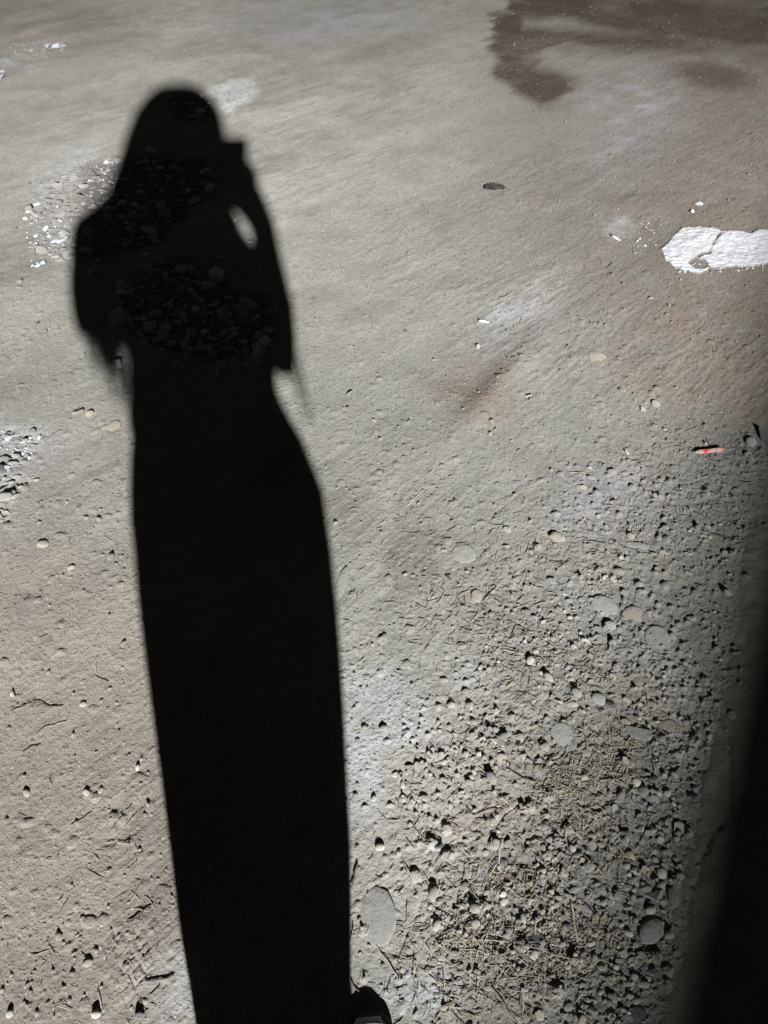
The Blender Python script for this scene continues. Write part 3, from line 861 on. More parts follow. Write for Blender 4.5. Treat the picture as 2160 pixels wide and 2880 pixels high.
A = np.column_stack([rng.uniform(-3.2, 3.2, 26000), rng.uniform(.1, 7.0, 26000)])
PXa, PYa = topx(A[:, 0], A[:, 1])
nz = fbm(A[:, 0], A[:, 1], 2.4, 3, 311)
dens = .16 + .0 * PXa + .35 * blob(PXa, PYa, 1900, 700, 500, 400) + .35 * blob(PXa, PYa, 1500, 1150, 420, 320) + .15 * nz
K = (PXa > -100) & (PXa < 2260) & (PYa < 2980) & (rng.uniform(0, 1, len(A)) < np.clip(dens, .05, 1))
K &= np.array([a < edge_x(b) - 6 for a, b in zip(PXa, PYa)])
A = A[K]
# more of them close by, where small ones still show
A2 = to_ground(np.column_stack([rng.uniform(0, 2160, 5200), 2900 - 2100 * rng.uniform(0, 1, 5200) ** 1.0]))
P2x, P2y = topx(A2[:, 0], A2[:, 1])
n2_ = fbm(A2[:, 0], A2[:, 1], 5, 3, 321)
K2 = (n2_ + rng.uniform(-.4, .4, len(A2)) > np.where(P2x < 560, .28, .02)) & np.array([a < edge_x(b) - 6 for a, b in zip(P2x, P2y)])
A2 = A2[K2]
AA = np.concatenate([A, A2])
S_ = np.concatenate([np.abs(rng.normal(0, 1, len(A))) * .0028 + .0018, np.abs(rng.normal(0, 1, len(A2))) ** 1.4 * .0020 + .0012])
tag(scatter_mesh('loose_grit', np.column_stack([AA, hz(AA[:, 0], AA[:, 1])]), S_, M_CLOD, LOW, tilt=.4), 'earth crumbs and tiny stones strewn over the bare ground', 'grit')

# ------------------------------------------------------------------ rubble patches: broken mortar and render
fr = [  # polygon, pieces one by one, stuff, size px, label, group
    (RUB_BIG, 150, 1300, 13, 'grey flat fragment of broken mortar in the wide rubble patch across the shadow shoulders', 'rubble across the shadow shoulders'),
    (RUB_LOW, 105, 1000, 11, 'dark fragment of broken mortar in the lower rubble patch inside the shadow torso', 'rubble inside the shadow torso'),
    (RUB_HEAD, 14, 120, 10, 'lump of broken mortar inside the head of the shadow', 'rubble inside the shadow head'),
    (RUB_TL, 14, 120, 8, 'grey mortar fragment in the small rubble strip at the top left', 'rubble strip at the top left'),
    (RUB_ML, 12, 110, 11, 'grey mortar fragment in the upper small heap at the left edge', 'upper small heap at the left edge'),
    (RUB_ML2, 10, 90, 10, 'grey mortar fragment in the lower small heap at the left edge', 'lower small heap at the left edge')]
RL = [(98, 575, 'the far left white shard'), (150, 675, 'the white shard cluster'), (305, 567, 'the long pale mortar bar'), (375, 575, 'the long slanting mortar plate'), (452, 582, 'the rounded mortar lump'),
      (545, 566, 'the widest mortar plate'), (465, 605, 'the dark flat plate'), (299, 460, 'the white shard by the shadow neck'), (430, 470, 'the middle of the shadow neck'), (560, 490, 'the shadow of the phone'),
      (300, 660, 'the left shoulder of the shadow'), (278, 725, 'the thin white splinter'), (420, 665, 'the lower rim of shoulder rubble'), (580, 800, 'the board-like fragment'), (606, 860, 'the white stick-like shard'),
      (420, 850, 'the left end of the torso rubble'), (700, 900, 'the right end of the torso rubble'), (560, 970, 'the foot of the torso rubble'), (500, 880, 'the middle of the torso rubble'), (562, 316, 'the rounded lump in the shadow head'),
      (158, 132, 'the long white shard at top left'), (28, 1230, 'the pale bluish shard'), (91, 1214, 'the pale cut fragment'), (10, 1378, 'the pale flat fragment at left edge'), (190, 600, 'the middle of the lit rubble')]
items = []
for poly, n, ns, s0, lb, gp in fr:
    Qp = dens_points(n * 8, poly); got = []
    big_ = poly is RUB_BIG
    for a, b in Qp:
        a += random.gauss(0, 9 if poly in (RUB_BIG, RUB_LOW) else 2); b += random.gauss(0, 6 if poly in (RUB_BIG, RUB_LOW) else 2)
        s = s0 * (0.5 + random.random() ** 2.5 * 1.9)
        if poly in (RUB_ML, RUB_ML2, RUB_TL): s = min(s, s0 * 1.2)
        if big_ and a < 260: s *= .8
        if any((a - q[0]) ** 2 + ((b - q[1]) * 1.5) ** 2 < (.8 * (s + q[2])) ** 2 for q in got): continue
        got.append((a, b, s))
        if len(got) >= n: break
    for k, (a, b, s) in enumerate(got):
        m_ = scale_at(a, b) * s
        asp = random.uniform(.3, .65); kd = random.choice(('slab', 'slab', 'chip'))
        th_ = m_ * (random.uniform(.16, .26) if a > 250 else random.uniform(.10, .16))
        o = stone('mortar_fragment', a, b, s, s * asp, random.gauss(15, 35), kd, M_RUB_LIFTED if (a > 300 and 300 < b + 60 < 1100) else M_RUB, th_, .12, k, None, 'rubble fragment', gp, tilt=.12)
        items.append((o, a, b, '%s %s %s' % ('wide' if s > s0 else 'small', 'flat' if kd == 'slab' else 'lumpy', 'narrow' if asp < .45 else 'broad')))
    Q = dens_points(ns, poly)
    Q = Q + rng.normal(0, 1, Q.shape) * ([13, 9] if big_ or poly is RUB_LOW else [4, 3])
    clump = fbm(Q[:, 0], Q[:, 1], .02, 3, 431)
    Q = Q[clump + rng.uniform(-.4, .4, len(Q)) > -.15]
    Gd = to_ground(Q)
    S_ = np.abs(rng.normal(0, 1, len(Q))) ** 1.7 * .0052 + .0025
    o = scatter_mesh('mortar_crumbs', np.column_stack([Gd, hz(Gd[:, 0], Gd[:, 1])]), S_, M_RUB_LIFTED if poly in (RUB_LOW, RUB_HEAD) else M_RUB, [small(('chip', 'slab')[i % 2], i) for i in range(10)] if poly[0][0] > 90 else LOW, squash=(.35, .8) if poly[0][0] > 300 else (.15, .35), sink=.3, tilt=.5 if poly[0][0] > 300 else .15)
    tag(o, 'mortar crumbs filling ' + gp, 'rubble crumbs')

describe(items, RL, 'mortar fragment')
Q = dens_points(900, [(330, 430), (620, 420), (700, 560), (800, 800), (820, 1010), (600, 1060), (330, 1050), (250, 940), (215, 760)])
clump = fbm(Q[:, 0], Q[:, 1], .012, 4, 441); Q = Q[clump + rng.uniform(-.3, .3, len(Q)) > .02]; Gd = to_ground(Q)
tag(scatter_mesh('mortar_crumbs', np.column_stack([Gd, hz(Gd[:, 0], Gd[:, 1])]), np.abs(rng.normal(0, 1, len(Q))) ** 1.6 * .006 + .002, M_RUB_LIFTED, [small(('chip', 'slab')[i % 2], i) for i in range(10)], squash=(.3, .6), sink=.3, tilt=.3),
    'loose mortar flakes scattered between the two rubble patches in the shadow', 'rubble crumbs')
# named pieces of rubble
for px, py, w, h, rot, kd, mt, th, sk, lb, cat in [
    (545, 566, 28, 15, 5, 'slab', M_RUB_LIFTED, .012, .1, 'widest flat mortar plate, right end of the rubble across the shadow shoulders', 'rubble fragment'),
    (375, 575, 30, 9, -22, 'slab', M_RUB_LIFTED, .012, .1, 'long mortar plate slanting up to the right in the shoulder rubble', 'rubble fragment'),
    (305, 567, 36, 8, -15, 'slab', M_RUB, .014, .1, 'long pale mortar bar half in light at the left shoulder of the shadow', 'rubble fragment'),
    (452, 582, 15, 10, 0, 'round', M_RUB_LIFTED, .020, .15, 'rounded mortar lump left of the widest plate', 'rubble fragment'),
    (465, 605, 21, 12, 5, 'slab', M_RUB_LIFTED, .016, .1, 'dark flat mortar plate just below the rounded lump', 'rubble fragment'),
    (580, 800, 44, 9, 22, 'slab', M_RUB_LIFTED, .010, .1, 'long dark board-like fragment crossing the lower rubble patch', 'rubble fragment'),
    (545, 824, 17, 10, 10, 'slab', M_RUB_LIFTED, .012, .1, 'flat fragment under the long board-like one', 'rubble fragment'),
    (562, 316, 17, 15, 0, 'round', M_RUB_LIFTED, .030, .2, 'largest rounded lump inside the head of the shadow', 'rubble fragment'),
    (606, 846, 13, 4, -25, 'slab', M_WHITE, .005, .1, 'white stick-like shard lying in the lower rubble inside the shadow', 'shard'),
    (278, 730, 3, 12, 5, 'slab', M_WHITE, .004, .1, 'thin white splinter upright in the shadow under the shoulder rubble', 'shard'),
    (98, 575, 15, 10, 20, 'slab', M_WHITE, .007, .1, 'large white shard at the far left tip of the rubble', 'white shard'),
    (82, 593, 13, 7, -20, 'slab', M_WHITE, .006, .1, 'white shard just below the far left tip one', 'white shard'),
    (127, 642, 9, 8, 10, 'slab', M_WHITE, .006, .1, 'small white shard in the lower left rubble beside grey mortar', 'white shard'),
    (150, 675, 14, 7, -15, 'slab', M_WHITE, .006, .1, 'broad white shard, left one of a white cluster at the shadow edge', 'white shard'),
    (168, 678, 11, 8, 40, 'slab', M_WHITE, .006, .1, 'narrow white shard in the middle of the cluster at the shadow edge', 'white shard'),
    (182, 667, 12, 5, -20, 'slab', M_WHITE, .006, .1, 'pointed white shard nearest the shadow edge', 'white shard'),
    (137, 664, 6, 5, 0, 'slab', M_WHITE, .006, .1, 'little white shard left above the broad one', 'white shard'),
    (102, 662, 8, 4, 0, 'slab', M_WHITE, .006, .1, 'little white shard at the lower left border of the rubble', 'white shard'),
    (101, 686, 7, 3, 0, 'slab', M_WHITE, .006, .1, 'thin white shard lying apart below the rubble border', 'white shard'),
    (113, 735, 13, 7, -20, 'slab', M_WHITE, .006, .1, 'white shard lying apart below the rubble, upper of two', 'white shard'),
    (103, 744, 10, 4, 10, 'slab', M_WHITE, .006, .1, 'white shard lying apart below the rubble, lower of two', 'white shard'),
    (299, 460, 7, 5, 0, 'slab', M_WHITE, .007, .1, 'white shard at the top of the rubble beside the neck of the shadow', 'white shard'),
    (72, 617, 8, 4, -10, 'slab', M_WHITE, .005, .1, 'flat white shard between the far left shards and the grey mortar', 'white shard'),
    (90, 628, 7, 4, 10, 'slab', M_WHITE, .005, .1, 'flat white shard left of the small white shard', 'white shard'),
    (158, 132, 12, 5, 0, 'slab', M_WHITE, .014, .1, 'long white shard on the small rubble strip at the top left', 'white shard'),
    (137, 133, 7, 6, 0, 'slab', M_WHITE, .014, .1, 'short white shard on the small rubble strip at the top left', 'white shard'),
    (5, 222, 9, 8, 0, 'slab', M_WHITE, .020, .1, 'white shard cut by the left edge near the top', 'white shard'),
    (8, 203, 6, 5, 0, 'slab', M_WHITE, .016, .1, 'smaller white shard just above the one cut by the left edge', 'white shard'),
    (91, 1214, 12, 7, -10, 'slab', M_RUB, .010, .1, 'pale cut fragment at the right tip of the upper left-edge heap', 'rubble fragment'),
    (28, 1230, 14, 9, 10, 'slab', M_WHITE, .008, .1, 'pale bluish shard in the upper heap at the left edge', 'white shard'),
    (64, 1243, 8, 5, 0, 'slab', M_WHITE, .008, .1, 'small pale shard right in the upper heap at the left edge', 'white shard'),
    (10, 1378, 15, 15, 0, 'slab', M_RUB, .012, .1, 'pale flat fragment in the lower heap at the left edge', 'rubble fragment'),
    (8, 1322, 16, 11, 10, 'chip', tones['dark'], .022, .15, 'black lump between the two small heaps at the left edge', 'rubble fragment'),
    (1965, 578, 11, 4, 20, 'slab', M_WHITE, .010, .1, 'white plaster crumb above the plaster patch, right one', 'white shard'),
    (1944, 598, 9, 3, 10, 'slab', M_WHITE, .010, .1, 'white plaster crumb above the plaster patch, left one', 'white shard'),
    (55, 794, 10, 6, -10, 'chip', tones['tan'], .016, .2, 'upper of two tan lumps left of the shadow under the rubble', 'rubble fragment'),
    (52, 810, 10, 4, 0, 'chip', tones['tan'], .010, .2, 'lower of two tan lumps left of the shadow under the rubble', 'rubble fragment'),
]:
    stone('white_shard' if mt is M_WHITE else 'mortar_fragment', px, py, w, h, rot, kd, mt, th, sk, None, lb, cat, tilt=.1)

# white crumbs near the rubble rim
Q = np.concatenate([dens_points(80, [(60, 590), (190, 540), (230, 690), (90, 760)]), dens_points(60, [(210, 460), (330, 440), (320, 520), (250, 520)]),
                    dens_points(26, [(60, 120), (190, 120), (170, 160), (60, 160)]), dens_points(30, [(1780, 630), (1880, 620), (1860, 690), (1790, 700)]),
                    dens_points(60, [(1890, 740), (2150, 735), (2150, 760), (1890, 770)]), dens_points(40, [(0, 1210), (120, 1210), (80, 1290), (0, 1300)])])
Gd = to_ground(Q); S_ = np.abs(rng.normal(0, 1, len(Q))) * .0028 + .0014
tag(scatter_mesh('white_crumbs', np.column_stack([Gd, hz(Gd[:, 0], Gd[:, 1])]), S_, M_WHITE, LOW), 'white plaster crumbs sprinkled round the rubble and plaster patch', 'crumbs')


# ------------------------------------------------------------------ straw
def strand(path, r, sides=3):
    V, Fc = [], []
    n = len(path)
    for i, p in enumerate(path):
        d = (path[min(i + 1, n - 1)] - path[max(i - 1, 0)]); d.normalize()
        s = d.cross(Vector((0, 0, 1))); s = s.normalized() if s.length > 1e-5 else Vector((1, 0, 0))
        u = s.cross(d)
        rr = r * (1 if 0 < i < n - 1 else .6)
        for k in range(sides):
            a = 2 * math.pi * k / sides + .5
            V.append(p + s * math.cos(a) * rr + u * math.sin(a) * rr * .8)
    for i in range(n - 1):
        for k in range(sides):
            a = i * sides + k; b = i * sides + (k + 1) % sides
            Fc.append((a, b, b + sides)); Fc.append((a, b + sides, a + sides))
    for k in range(1, sides - 1):
        Fc.append((0, k + 1, k)); q = (n - 1) * sides; Fc.append((q, q + k, q + k + 1))
    return V, Fc


def straw_field():
    cl = [(1500, 1620, 200, 120, 200), (1800, 1500, 190, 90, 200), (1330, 1760, 160, 110, 190), (1560, 1880, 170, 90, 420), (1180, 1700, 120, 90, 80), (1650, 2180, 130, 70, 400), (1720, 2100, 120, 90, 200),
          (1580, 2220, 70, 60, 260), (1700, 2160, 30, 30, 120), (1560, 2640, 170, 80, 420), (1300, 2640, 90, 50, 220), (1400, 2490, 110, 60, 200), (1620, 2350, 170, 130, 300),
          (1150, 2600, 140, 170, 120), (1250, 2340, 160, 150, 160), (1300, 2790, 160, 60, 160), (1480, 2740, 120, 60, 180), (1900, 1300, 130, 110, 160), (2000, 1420, 90, 60, 80),
          (1400, 2050, 130, 80, 160), (360, 2550, 110, 160, 90), (330, 2380, 90, 90, 50), (180, 2700, 150, 120, 50), (420, 2820, 90, 60, 40), (1170, 1500, 80, 70, 60), (1840, 2080, 90, 90, 100),
          (1750, 2420, 110, 90, 140)]
    cl = [(c_[0], c_[1], c_[2], c_[3], int(c_[4] * (.16 if c_[0] < 500 else .62))) for c_ in cl]
    Q = []
    for a, b, sx, sy, n in cl:
        Q += [(random.gauss(a, sx * .6), random.gauss(b, sy * .6)) for _ in range(n)]
    for _ in range(260): Q.append((random.uniform(0, 2100), random.uniform(900, 2880)))
    Q = [q for q in Q if q[0] < edge_x(q[1]) - 6 and q[1] < 2960]
    Gd = to_ground(np.array(Q))
    paths = []
    for (x, y), (pa, pb) in zip(Gd, Q):
        L = random.uniform(.008, .032) * (1.5 if random.random() < .12 else 1); a = random.gauss(.45, 1.0); bend = random.gauss(0, .6)
        n = 4; pp = [(x, y)]
        for i in range(n - 1):
            a += bend / n + random.gauss(0, .08)
            pp.append((pp[-1][0] + math.cos(a) * L / (n - 1), pp[-1][1] + math.sin(a) * L / (n - 1)))
        paths.append(pp)
    fl = np.array(paths).reshape(-1, 2); zz = hz(fl[:, 0], fl[:, 1]).reshape(len(paths), -1)
    Vs, Fs, off = [], [], 0
    for pp, z in zip(paths, zz):
        r = random.uniform(.00045, .0011)
        zl = np.linspace(z[0] + r + random.uniform(0, .003), z[-1] + r + random.uniform(0, .003), len(z))
        zl = np.maximum(zl, z + r * .5)
        V, Fc = strand([Vector((p[0], p[1], q)) for p, q in zip(pp, zl)], r)
        Vs += [tuple(v) for v in V]; Fs += [tuple(i + off for i in f) for f in Fc]; off += len(V)
    me = npmesh('straw_litter', Vs, Fs, M_STRAW, False)
    tag(link(bpy.data.objects.new('straw_litter', me)), 'short dry straw stems strewn over the gravel and bare earth', 'straw', kind='stuff')


straw_field()

stems = [  # points, radius mm, material, label
    ([(1143, 1425), (1168, 1400), (1190, 1378)], .9, M_STRAW, 'straight pale straw stem on bare earth above the dark smudge', 'straw stem'),
    ([(60, 1985), (100, 1975), (140, 1990), (178, 1986)], 1.0, M_TWIG, 'thin forked dark twig on brown earth near the left edge', 'twig'),
    ([(28, 2005), (75, 1985), (100, 1962)], .8, M_STRAW, 'light stem crossing under the forked dark twig', 'straw stem'),
    ([(95, 2075), (130, 2045), (190, 2030)], .7, M_STRAW, 'long curved pale stem on brown earth at the left', 'straw stem'),
    ([(64, 2115), (90, 2100), (112, 2095)], .9, M_TWIG, 'short dark twig below the long curved pale stem', 'twig'),
    ([(200, 2325), (230, 2305), (258, 2286)], .9, M_STRAW, 'straight light stem slanting over brown earth left of the shadow', 'straw stem'),
    ([(358, 2590), (400, 2565), (428, 2540)], 1.1, M_TWIG, 'slanting twig above the lozenge footprints', 'twig'),
    ([(405, 2762), (450, 2755), (490, 2745)], 1.2, M_TWIG, 'twig lying level by the chalky patch left of the leg shadow', 'twig'),
    ([(272, 1900), (272, 1860), (274, 1845)], .8, M_STRAW, 'upright thin stem left of the thigh of the shadow', 'straw stem'),
    ([(270, 1903), (290, 1912), (308, 1918)], .8, M_TWIG, 'short level twig at the foot of the upright thin stem', 'twig'),
    ([(1420, 2280), (1385, 2275), (1330, 2290), (1310, 2268)], 1.0, M_TWIG, 'long thin dark stalk slanting down through the middle gravel', 'twig'),
    ([(1425, 2162), (1470, 2190), (1510, 2205)], 1.0, M_TWIG, 'dark stalk in the upper middle of the gravel', 'twig'),
    ([(1504, 2430), (1506, 2480), (1500, 2515), (1470, 2520)], 1.2, M_TWIG, 'upright dark twig bent at its foot in the middle of the gravel', 'twig'),
    ([(1530, 2440), (1535, 2480), (1538, 2500)], 1.0, M_STRAW, 'upright pale stem right of the bent dark twig', 'straw stem'),
    ([(1520, 2500), (1570, 2540), (1600, 2575)], 1.2, M_STRAW, 'pale stem slanting from the bent twig toward the oval cobble', 'straw stem'),
    ([(1604, 2530), (1612, 2590), (1625, 2650)], 1.6, M_STRAW, 'thickest straw stem, standing nearly upright left of the oval cobble', 'straw stem'),
    ([(1590, 2600), (1640, 2625), (1672, 2650)], 1.2, M_TWIG, 'dark stalk crossing the thickest straw stem', 'twig'),
    ([(1400, 2785), (1450, 2810), (1500, 2838)], 1.1, M_TWIG, 'dark twig behind the thin upright splinter at the bottom', 'twig'),
    ([(1382, 2780), (1420, 2830), (1435, 2860)], 1.0, M_STRAW, 'pale stem left of the thin upright splinter', 'straw stem'),
    ([(1055, 2655), (1080, 2690), (1118, 2750)], 1.1, M_STRAW, 'pale stem slanting down right of the shoe', 'straw stem'),
    ([(984, 2755), (1000, 2780), (1015, 2795)], 1.2, M_TWIG, 'dark stem poking out of the shadow just above the shoe', 'twig'),
    ([(1005, 2425), (998, 2460), (992, 2490)], 2.0, M_TWIG, 'thick black stick upright beside the leg shadow above the largest flat stone', 'twig'),
    ([(1595, 1330), (1640, 1330), (1675, 1336)], 1.0, M_STRAW, 'level pale stem above the first gravel stones', 'straw stem'),
    ([(1500, 1575), (1502, 1545), (1506, 1520)], .9, M_TWIG, 'upright dark twig right of the smooth round stone', 'twig'),
    ([(1350, 1700), (1375, 1675), (1395, 1655)], 1.2, M_TWIG, 'dark twig slanting past the half buried tan stone', 'twig'),
    ([(1640, 1525), (1680, 1530), (1712, 1536)], .9, M_STRAW, 'level straw stem right of the pale three-cornered stone', 'straw stem'),
    ([(1990, 1500), (2050, 1515), (2120, 1520), (2165, 1530)], .9, M_TWIG, 'long dark twig in the shaded gravel at the right', 'twig'),
    ([(1500, 2270), (1430, 2300), (1400, 2330)], .9, M_STRAW, 'pale stem slanting across the left half of the gravel', 'straw stem'),
    ([(1448, 1760), (1440, 1790), (1418, 1815)], 1.1, M_TWIG, 'curved dark twig left above the pale egg shaped pebble', 'twig'),
    ([(1410, 1832), (1450, 1838), (1475, 1842)], 1.2, M_STRAW, 'level pale stem left of the pale egg shaped pebble', 'straw stem'),
    ([(1730, 2510), (1765, 2530), (1780, 2545)], .9, M_STRAW, 'pale stem leaning beside the jagged lump', 'straw stem'),
    ([(1985, 1230), (1994, 1245), (2002, 1258)], .9, M_TWIG, 'little dark twig touching the top of the red pencil', 'twig'),
    ([(1930, 1215), (1950, 1206), (1966, 1198)], 1.0, M_STRAW, 'pale stem above and left of the red pencil', 'straw stem'),
    ([(1975, 1330), (1972, 1346), (1996, 1338)], .9, M_STRAW, 'bent pale stem below the red pencil', 'straw stem'),
    ([(1945, 640), (1925, 652)], 1.2, M_TWIG, 'dark twig at the upper left rim of the plaster patch', 'twig'),
    ([(1705, 760), (1715, 745), (1722, 735)], 1.4, M_TWIG, 'dark twig left below the plaster patch', 'twig'),
    ([(1070, 95), (1060, 105)], 1.2, M_TWIG, 'tiny twig at the top middle on smooth earth', 'twig'),
]
for pts_, r, mt, lb, cat in stems:
    P = [G(a, b) for a, b in pts_]
    fine = []
    for i in range(len(P) - 1):
        for t in (0, .34, .67): fine.append(P[i].lerp(P[i + 1], t))
    fine.append(P[-1])
    o0 = fine[0].copy()
    z = hz([p.x for p in fine], [p.y for p in fine])
    zl = np.linspace(z[0], z[-1], len(z)) + .0022; zl = np.maximum(zl, z + .0004)
    path = [Vector((p.x - o0.x + random.gauss(0, .0008), p.y - o0.y + random.gauss(0, .0008), q - z[0])) for p, q in zip(fine, zl)]
    V, Fc = strand(path, r / 1000 * 1.15, 5)
    me = npmesh(cat.replace(' ', '_'), [tuple(v) for v in V], Fc, mt, False)
    o = link(bpy.data.objects.new(cat.replace(' ', '_'), me)); o.location = (o0.x, o0.y, z[0])
    tag(o, lb, cat)


# ------------------------------------------------------------------ carpenter pencil, cigarette ends, leaf
def prism(profile, x0, x1, sx0=1.0, sx1=1.0):
    bm = bmesh.new(); a = [bm.verts.new((x0, y * sx0, z * sx0)) for y, z in profile]; b = [bm.verts.new((x1, y * sx1, z * sx1)) for y, z in profile]
    n = len(profile)
    for i in range(n): bm.faces.new((a[i], a[(i + 1) % n], b[(i + 1) % n], b[i]))
    bm.faces.new(a[::-1]); bm.faces.new(b)
    return bm


def place_line(o, a, b, lift):
    pa, pb = G(*a), G(*b); mid = (pa + pb) / 2; z = hz([pa.x, mid.x, pb.x], [pa.y, mid.y, pb.y])
    o.location = (mid.x, mid.y, float(z.max()) + lift)
    o.rotation_euler = (0, math.atan2(float(z[0] - z[2]), (pb - pa).length) * .5, math.atan2(pb.y - pa.y, pb.x - pa.x))
    return (pb - pa).length


mred = N('worn_red_paint', .6)
tc = mred.n('ShaderNodeTexCoord').outputs['Object']
f = mred.noise(95, 3, tc)
mred.base(mred.ramp(f, [(.42, (.48, .07, .075)), (.50, (.52, .17, .15)), (.54, (.42, .34, .29))]))
M_WOODP = plain('bare_pencil_wood', (.42, .33, .25), .8, 300, .2)
M_LEAD = plain('pencil_lead', (.04, .04, .045), .5, 300, .1)
pen = empty('pencil', (0, 0, 0))
ln = place_line(pen, (1950, 1277), (2030, 1267), .0055)
oct_ = [(math.cos(a) * .0075, math.sin(a) * .0045) for a in [math.pi / 8 + i * math.pi / 4 for i in range(8)]]
bmobj('painted_barrel', prism(oct_, -ln / 2 + .016, ln / 2), mred.m, pen, False)
bmobj('sharpened_wood', prism(oct_, -ln / 2 + .003, -ln / 2 + .0159, .25, .98), M_WOODP, pen, False)
bmobj('lead', prism(oct_, -ln / 2 - .003, -ln / 2 + .0028, .08, .24), M_LEAD, pen, False)
tag(pen, 'short flat red pencil with worn paint lying on earth at the right', 'pencil')

M_PAPER = plain('cigarette_paper', (.74, .74, .72), .7, 200, .06)
M_FILT = plain('cigarette_filter', (.62, .60, .55), .8, 300, .1)
M_ASH = plain('burnt_ash', (.08, .075, .07), .9, 300, .3)
circ = [(math.cos(i * math.pi / 5) * .0042, math.sin(i * math.pi / 5) * .0038) for i in range(10)]
for a, b, lb in [((1346, 905), (1374, 911), 'white cigarette end lying level in the middle of the smooth earth'),
                 ((1717, 663), (1742, 678), 'white cigarette end slanting, just left of the plaster patch')]:
    e = empty('cigarette_end', (0, 0, 0)); ln = place_line(e, a, b, .0036)
    bmobj('filter', prism(circ, -ln / 2 + .003, ln / 2 - .0082), M_PAPER, e)
    bmobj('mouth_end', prism(circ, ln / 2 - .008, ln / 2, .97, .97), M_FILT, e)
    bmobj('burnt_tip', prism(circ, -ln / 2, -ln / 2 + .0029, .8, .97), M_ASH, e)
    tag(e, lb, 'cigarette end')


def leaf():
    p = G(1389, 536); z = float(hz(p.x, p.y)[0])
    m = scale_at(1389, 536)
    root = empty('dried_leaf', (p.x, p.y, z + .006))
    M_L = plain('blackened_leaf', (.045, .042, .045), .9, 60, .4, .002); M_S = plain('leaf_stalk', (.16, .12, .09), .9)
    L = 56 * m; half = L * .24
    bm = bmesh.new()
    n = 13; mid = []; up = []; dn = []
    for i in range(n):
        t = i / (n - 1); x = (t - .5) * L
        w = half * math.sin(math.pi * min(1, t * .97 + .03)) ** .7
        lob = 1 + .0 * t
        mid.append(bm.verts.new((x, -.1 * half, .002 + .003 * math.sin(t * 5))))
        up.append(bm.verts.new((x + .004, w * (1.5 if i % 2 else 1.25), .010 + .004 * (i % 2))))
        dn.append(bm.verts.new((x - .004, -w * (1.7 if i % 2 else .75), .012 if i % 2 else .003)))
    for i in range(n - 1):
        bm.faces.new((mid[i], mid[i + 1], up[i + 1], up[i])); bm.faces.new((dn[i], dn[i + 1], mid[i + 1], mid[i]))
    o = bmobj('blade', bm, M_L, root, False)
    s = o.modifiers.new('thick', 'SOLIDIFY'); s.thickness = .0012
    V, Fc = strand([Vector((-L / 2, 0, .003)), Vector((0, 0, .005)), Vector((L / 2, 0, .004)), Vector((L / 2 + 14 * m, -.006, 0.002))], .0016, 5)
    link(bpy.data.objects.new('stalk', npmesh('stalk', [tuple(v) for v in V], Fc, M_S)), root)
    tag(root, 'small curled dried leaf, blackened, alone on the smooth earth', 'leaf')


leaf()


# ------------------------------------------------------------------ the person holding the phone (stands behind the camera, her shadow is in view)
def onray(x, z, y, yb=-.15):
    """same shadow point as (x, yb, z), for a thing standing at depth y"""
    s = (y - LAMP.y) / (yb - LAMP.y)
    p = LAMP + (Vector((x, yb, z)) - LAMP) * s
    return p


def loft(name, rings, mat, parent, n=28, sub=1, fold=0.0, folds=9, seed=0, closed=(True, True), grow=1.0):
    """rings: (z, x_left, x_right, y_centre, y_radius)"""
    bm = bmesh.new(); R = []
    for q, (z, xl, xr, yc, ry) in enumerate(rings):
        ring = []
        for k in range(n):
            a = 2 * math.pi * k / n
            cx, hw = (xl + xr) / 2, (xr - xl) / 2 + grow * (.002 + .0075 * z)
            w = 1 + fold * math.sin(folds * a + seed + z * 3) * abs(math.sin(a))
            x = cx + hw * math.cos(a); y = yc + ry * math.sin(a) * w
            p = onray(x, z, y); ring.append(bm.verts.new(p))
        R.append(ring)
    for r0, r1 in zip(R, R[1:]):
        for k in range(n): bm.faces.new((r0[k], r0[(k + 1) % n], r1[(k + 1) % n], r1[k]))
    if closed[0]: bm.faces.new(R[0][::-1])
    if closed[1]: bm.faces.new(R[-1])
    return bmobj(name, bm, mat, parent)


M_SKIN = plain('skin', (.50, .33, .25), .55, 120, .06, .0002)
M_HAIR = plain('dark_hair', (.03, .02, .015), .5, 200, .3)
M_KNIT = plain('charcoal_shawl', (.05, .048, .05), .95, 300, .3, .001)
M_SKIRT = plain('black_trousers', (.018, .018, .02), .95, 300, .2)
M_SHOE = plain('black_shoe', (.016, .015, .016), .7, 100, .2)
M_SOCK = plain('grey_textile', (.60, .60, .68), .95, 420, .2, .0006)
M_PHONE = plain('phone_body', (.03, .03, .035), .3, 100, .05, 0)
M_GLASS = plain('phone_glass', (.01, .01, .012), .1, 100, .05, 0)
M_EYE = plain('eye_white', (.7, .7, .68), .3, 100, .05, 0)

person = empty('person', (-.15, -.12, 0))
person_inv = Matrix.Translation((.15, .12, 0))


